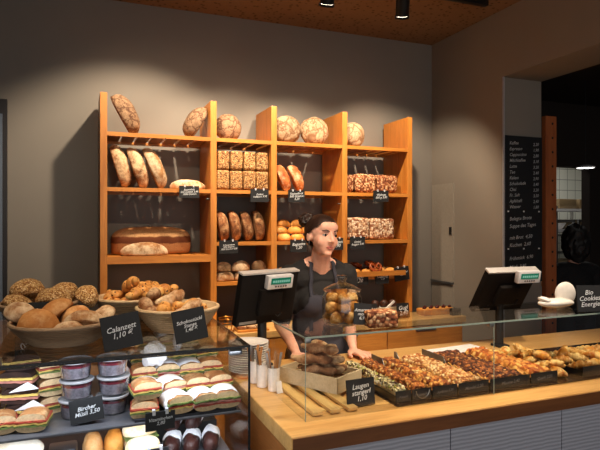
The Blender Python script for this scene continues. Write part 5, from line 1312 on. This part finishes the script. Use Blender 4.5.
# resting places of the piled goods (those that rolled out of their basket are left out)
for n_ in ['chocolate_stick.010', 'chocolate_stick.017', 'chocolate_stick.018', 'chocolate_stick.019', 'floury_twist.006', 'floury_twist.007', 'floury_twist.013']:
    bpy.data.objects.remove(bpy.data.objects[n_])
RESTED = {'plaited_bun':((1.8629,1.75,0.9258),(-0.0,0.0,1.35)), 'plaited_bun.001':((1.8351,1.8024,0.9412),(-0.098,0.435,1.571)), 'plaited_bun.002':((1.8845,1.7985,0.945),(0.731,0.205,1.868)), 'plaited_bun.003':((1.8382,1.8777,0.9404),(0.203,0.384,1.612)), 'plaited_bun.004':((1.888,1.8772,0.9446),(0.567,0.358,1.68)), 'plaited_bun.005':((1.8281,1.9579,0.949),(0.497,0.506,1.265)), 'plaited_bun.006':((1.8912,1.9418,0.9461),(-0.126,0.562,1.419)), 'plaited_bun.007':((1.8425,2.0755,0.9258),(0.0,-0.0,1.427)), 'plaited_bun.008':((1.8948,2.034,0.9296),(0.01,0.151,0.727)), 'plaited_bun.009':((1.9261,2.1272,0.9258),(0.0,-0.0,-2.503)), 'plaited_bun.010':((1.8456,1.8214,0.981),(0.361,0.048,1.296)), 'plaited_bun.011':((1.929,2.035,0.9501),(-0.228,-0.645,-3.119)), 'plaited_bun.012':((2.0131,2.0578,0.9258),(-0.0,-0.0,1.46)), 'flat_bun':((-0.1238,1.7711,1.2367),(0.021,0.374,0.397)), 'flat_bun.001':((-0.0334,1.7138,1.2314),(-0.358,0.005,0.129)), 'flat_bun.002':((0.008,1.7635,1.2496),(-0.771,0.014,-0.156)), 'flat_bun.003':((0.0684,1.8459,1.2544),(0.239,-0.775,0.022)), 'flat_bun.004':((-0.0067,1.8492,1.2517),(0.072,-0.756,-0.956)), 'flat_bun.005':((-0.0652,1.8774,1.2727),(-0.555,-0.453,0.672)), 'flat_bun.006':((-0.1761,1.8511,1.2765),(0.243,0.365,0.239)), 'croissant':((1.9946,1.75,0.9274),(-0.693,0.0,-0.386)), 'croissant.001':((2.0816,1.755,0.9274),(-0.693,-0.0,-0.424)), 'croissant.002':((2.1687,1.7564,0.9274),(-0.693,0.0,-0.481)), 'croissant.003':((2.2442,1.7686,0.9274),(-0.693,-0.0,-0.404)), 'croissant.004':((2.3384,1.7517,0.9274),(-0.693,0.0,0.539)), 'croissant.005':((1.998,1.8514,0.9274),(-0.693,0.0,-0.481)), 'croissant.006':((2.0942,1.8563,0.9278),(-0.599,0.042,-1.017)), 'croissant.007':((2.159,1.8293,0.9401),(-0.267,0.375,-0.03)), 'croissant.008':((2.237,1.8522,0.9276),(-0.655,0.002,-0.538)), 'croissant.009':((2.3322,1.8431,0.9274),(-0.693,-0.0,-0.295)), 'croissant.010':((1.9965,1.9405,0.9274),(-0.693,-0.0,-0.402)), 'croissant.011':((2.0875,1.9353,0.9274),(-0.693,0.0,-0.537)), 'croissant.012':((2.1618,1.9528,0.9274),(-0.693,0.0,-0.012)), 'croissant.013':((2.2546,1.9534,0.9326),(-0.364,0.212,-0.216)), 'croissant.014':((2.3476,1.946,0.9315),(-0.391,0.184,-0.382)), 'croissant.015':((2.0562,1.8996,0.9512),(-0.443,-0.529,0.297)), 'croissant.016':((2.1361,1.8922,0.941),(-0.102,0.392,-0.124)), 'croissant.017':((2.2314,1.8919,0.9353),(-1.071,-0.0,-0.354)), 'croissant.018':((2.3503,1.8826,0.9317),(-0.901,0.0,-0.069)), 'chocolate_stick':((0.2347,2.1721,1.2218),(0.0,-0.0,1.893)), 'chocolate_stick.001':((0.2184,2.212,1.26),(-0.313,-0.009,0.931)), 'chocolate_stick.002':((0.1617,2.193,1.2218),(0.0,-0.001,0.938)), 'chocolate_stick.003':((0.1611,2.2447,1.2484),(-0.074,-0.414,0.766)), 'chocolate_stick.004':((0.1758,2.1228,1.2234),(0.395,-0.007,-0.138)), 'chocolate_stick.005':((0.1398,2.097,1.256),(-0.496,0.162,2.482)), 'chocolate_stick.006':((0.1905,2.1147,1.2661),(-0.129,-0.191,2.075)), 'chocolate_stick.007':((0.2567,2.1226,1.253),(0.317,0.079,1.215)), 'chocolate_stick.008':((0.2428,2.185,1.2626),(0.04,-0.043,0.933)), 'chocolate_stick.009':((0.2332,2.2767,1.2929),(0.061,-0.031,0.745)), 'chocolate_stick.011':((0.106,2.2065,1.2554),(-0.326,-0.404,1.588)), 'chocolate_stick.012':((0.1401,2.1594,1.2748),(-0.181,0.301,1.16)), 'chocolate_stick.013':((0.1966,2.0737,1.2963),(0.153,-0.152,0.875)), 'chocolate_stick.014':((0.2594,2.0671,1.2897),(-0.247,0.057,0.796)), 'chocolate_stick.015':((0.2888,2.1532,1.2933),(0.242,0.016,-2.87)), 'chocolate_stick.016':((0.1795,2.1848,1.2958),(0.199,0.046,2.134)), 'chocolate_stick.020':((0.176,2.1024,1.3233),(-0.313,0.415,1.922)), 'chocolate_stick.021':((0.2521,2.2278,1.2992),(0.164,0.165,0.837)), 'floury_twist':((0.3517,1.8792,1.2245),(0.041,0.069,2.347)), 'floury_twist.001':((0.3575,1.916,1.2424),(0.538,-0.006,2.355)), 'floury_twist.002':((0.3033,1.9322,1.2418),(-0.388,-0.343,1.291)), 'floury_twist.003':((0.2327,1.8993,1.2344),(0.516,-0.266,1.501)), 'floury_twist.004':((0.1961,1.8835,1.2699),(0.806,-0.271,1.716)), 'floury_twist.005':((0.3284,1.8433,1.2386),(-0.619,0.186,2.775)), 'floury_twist.008':((0.347,1.8645,1.2636),(0.502,-0.058,-0.675)), 'floury_twist.009':((0.2878,1.9505,1.2863),(-0.089,0.227,-2.443)), 'floury_twist.010':((0.2292,1.9545,1.2969),(0.306,-0.194,-1.645)), 'floury_twist.011':((0.251,1.8276,1.2627),(0.528,0.128,1.253)), 'floury_twist.012':((0.3167,1.8038,1.2657),(-0.143,0.442,-2.795)), 'oat_roll':((-0.2029,2.0595,1.26),(-0.467,0.678,-0.072)), 'oat_roll.001':((-0.0877,2.0653,1.2823),(-0.457,0.087,0.12)), 'oat_roll.002':((-0.1604,2.1737,1.241),(0.458,0.171,0.223)), 'oat_roll.003':((-0.0547,2.1713,1.288),(0.043,-0.263,0.398)), 'oat_roll.004':((-0.1716,2.1168,1.3116),(-0.331,-0.034,0.125)), 'oat_roll.005':((0.0046,2.107,1.2852),(-0.528,0.387,-1.059)), }
for n_, (l_, r_) in RESTED.items():
    o_ = bpy.data.objects.get(n_)
    if o_: o_.location = l_; o_.rotation_euler = r_

# ================================================================== CAMERA
cd = bpy.data.cameras.new('camera'); cd.sensor_width = 36; cd.lens = 33.0; cd.shift_y = -.005; cd.clip_start = .02
cam = bpy.data.objects.new('camera', cd); COL.objects.link(cam)
cam.location = (0, 0, H); cam.rotation_euler = (PI / 2, 0, -math.radians(21.72)); SC.camera = cam
vs = SC.view_settings; vs.view_transform = 'Standard'; vs.look = 'None'; vs.gamma = 1; vs.exposure = 0; vs.use_curve_mapping = False
SC.cycles.max_bounces = 8; SC.cycles.transparent_max_bounces = 24; SC.cycles.caustics_reflective = False; SC.cycles.caustics_refractive = False
SC.cycles.sample_clamp_indirect = 4
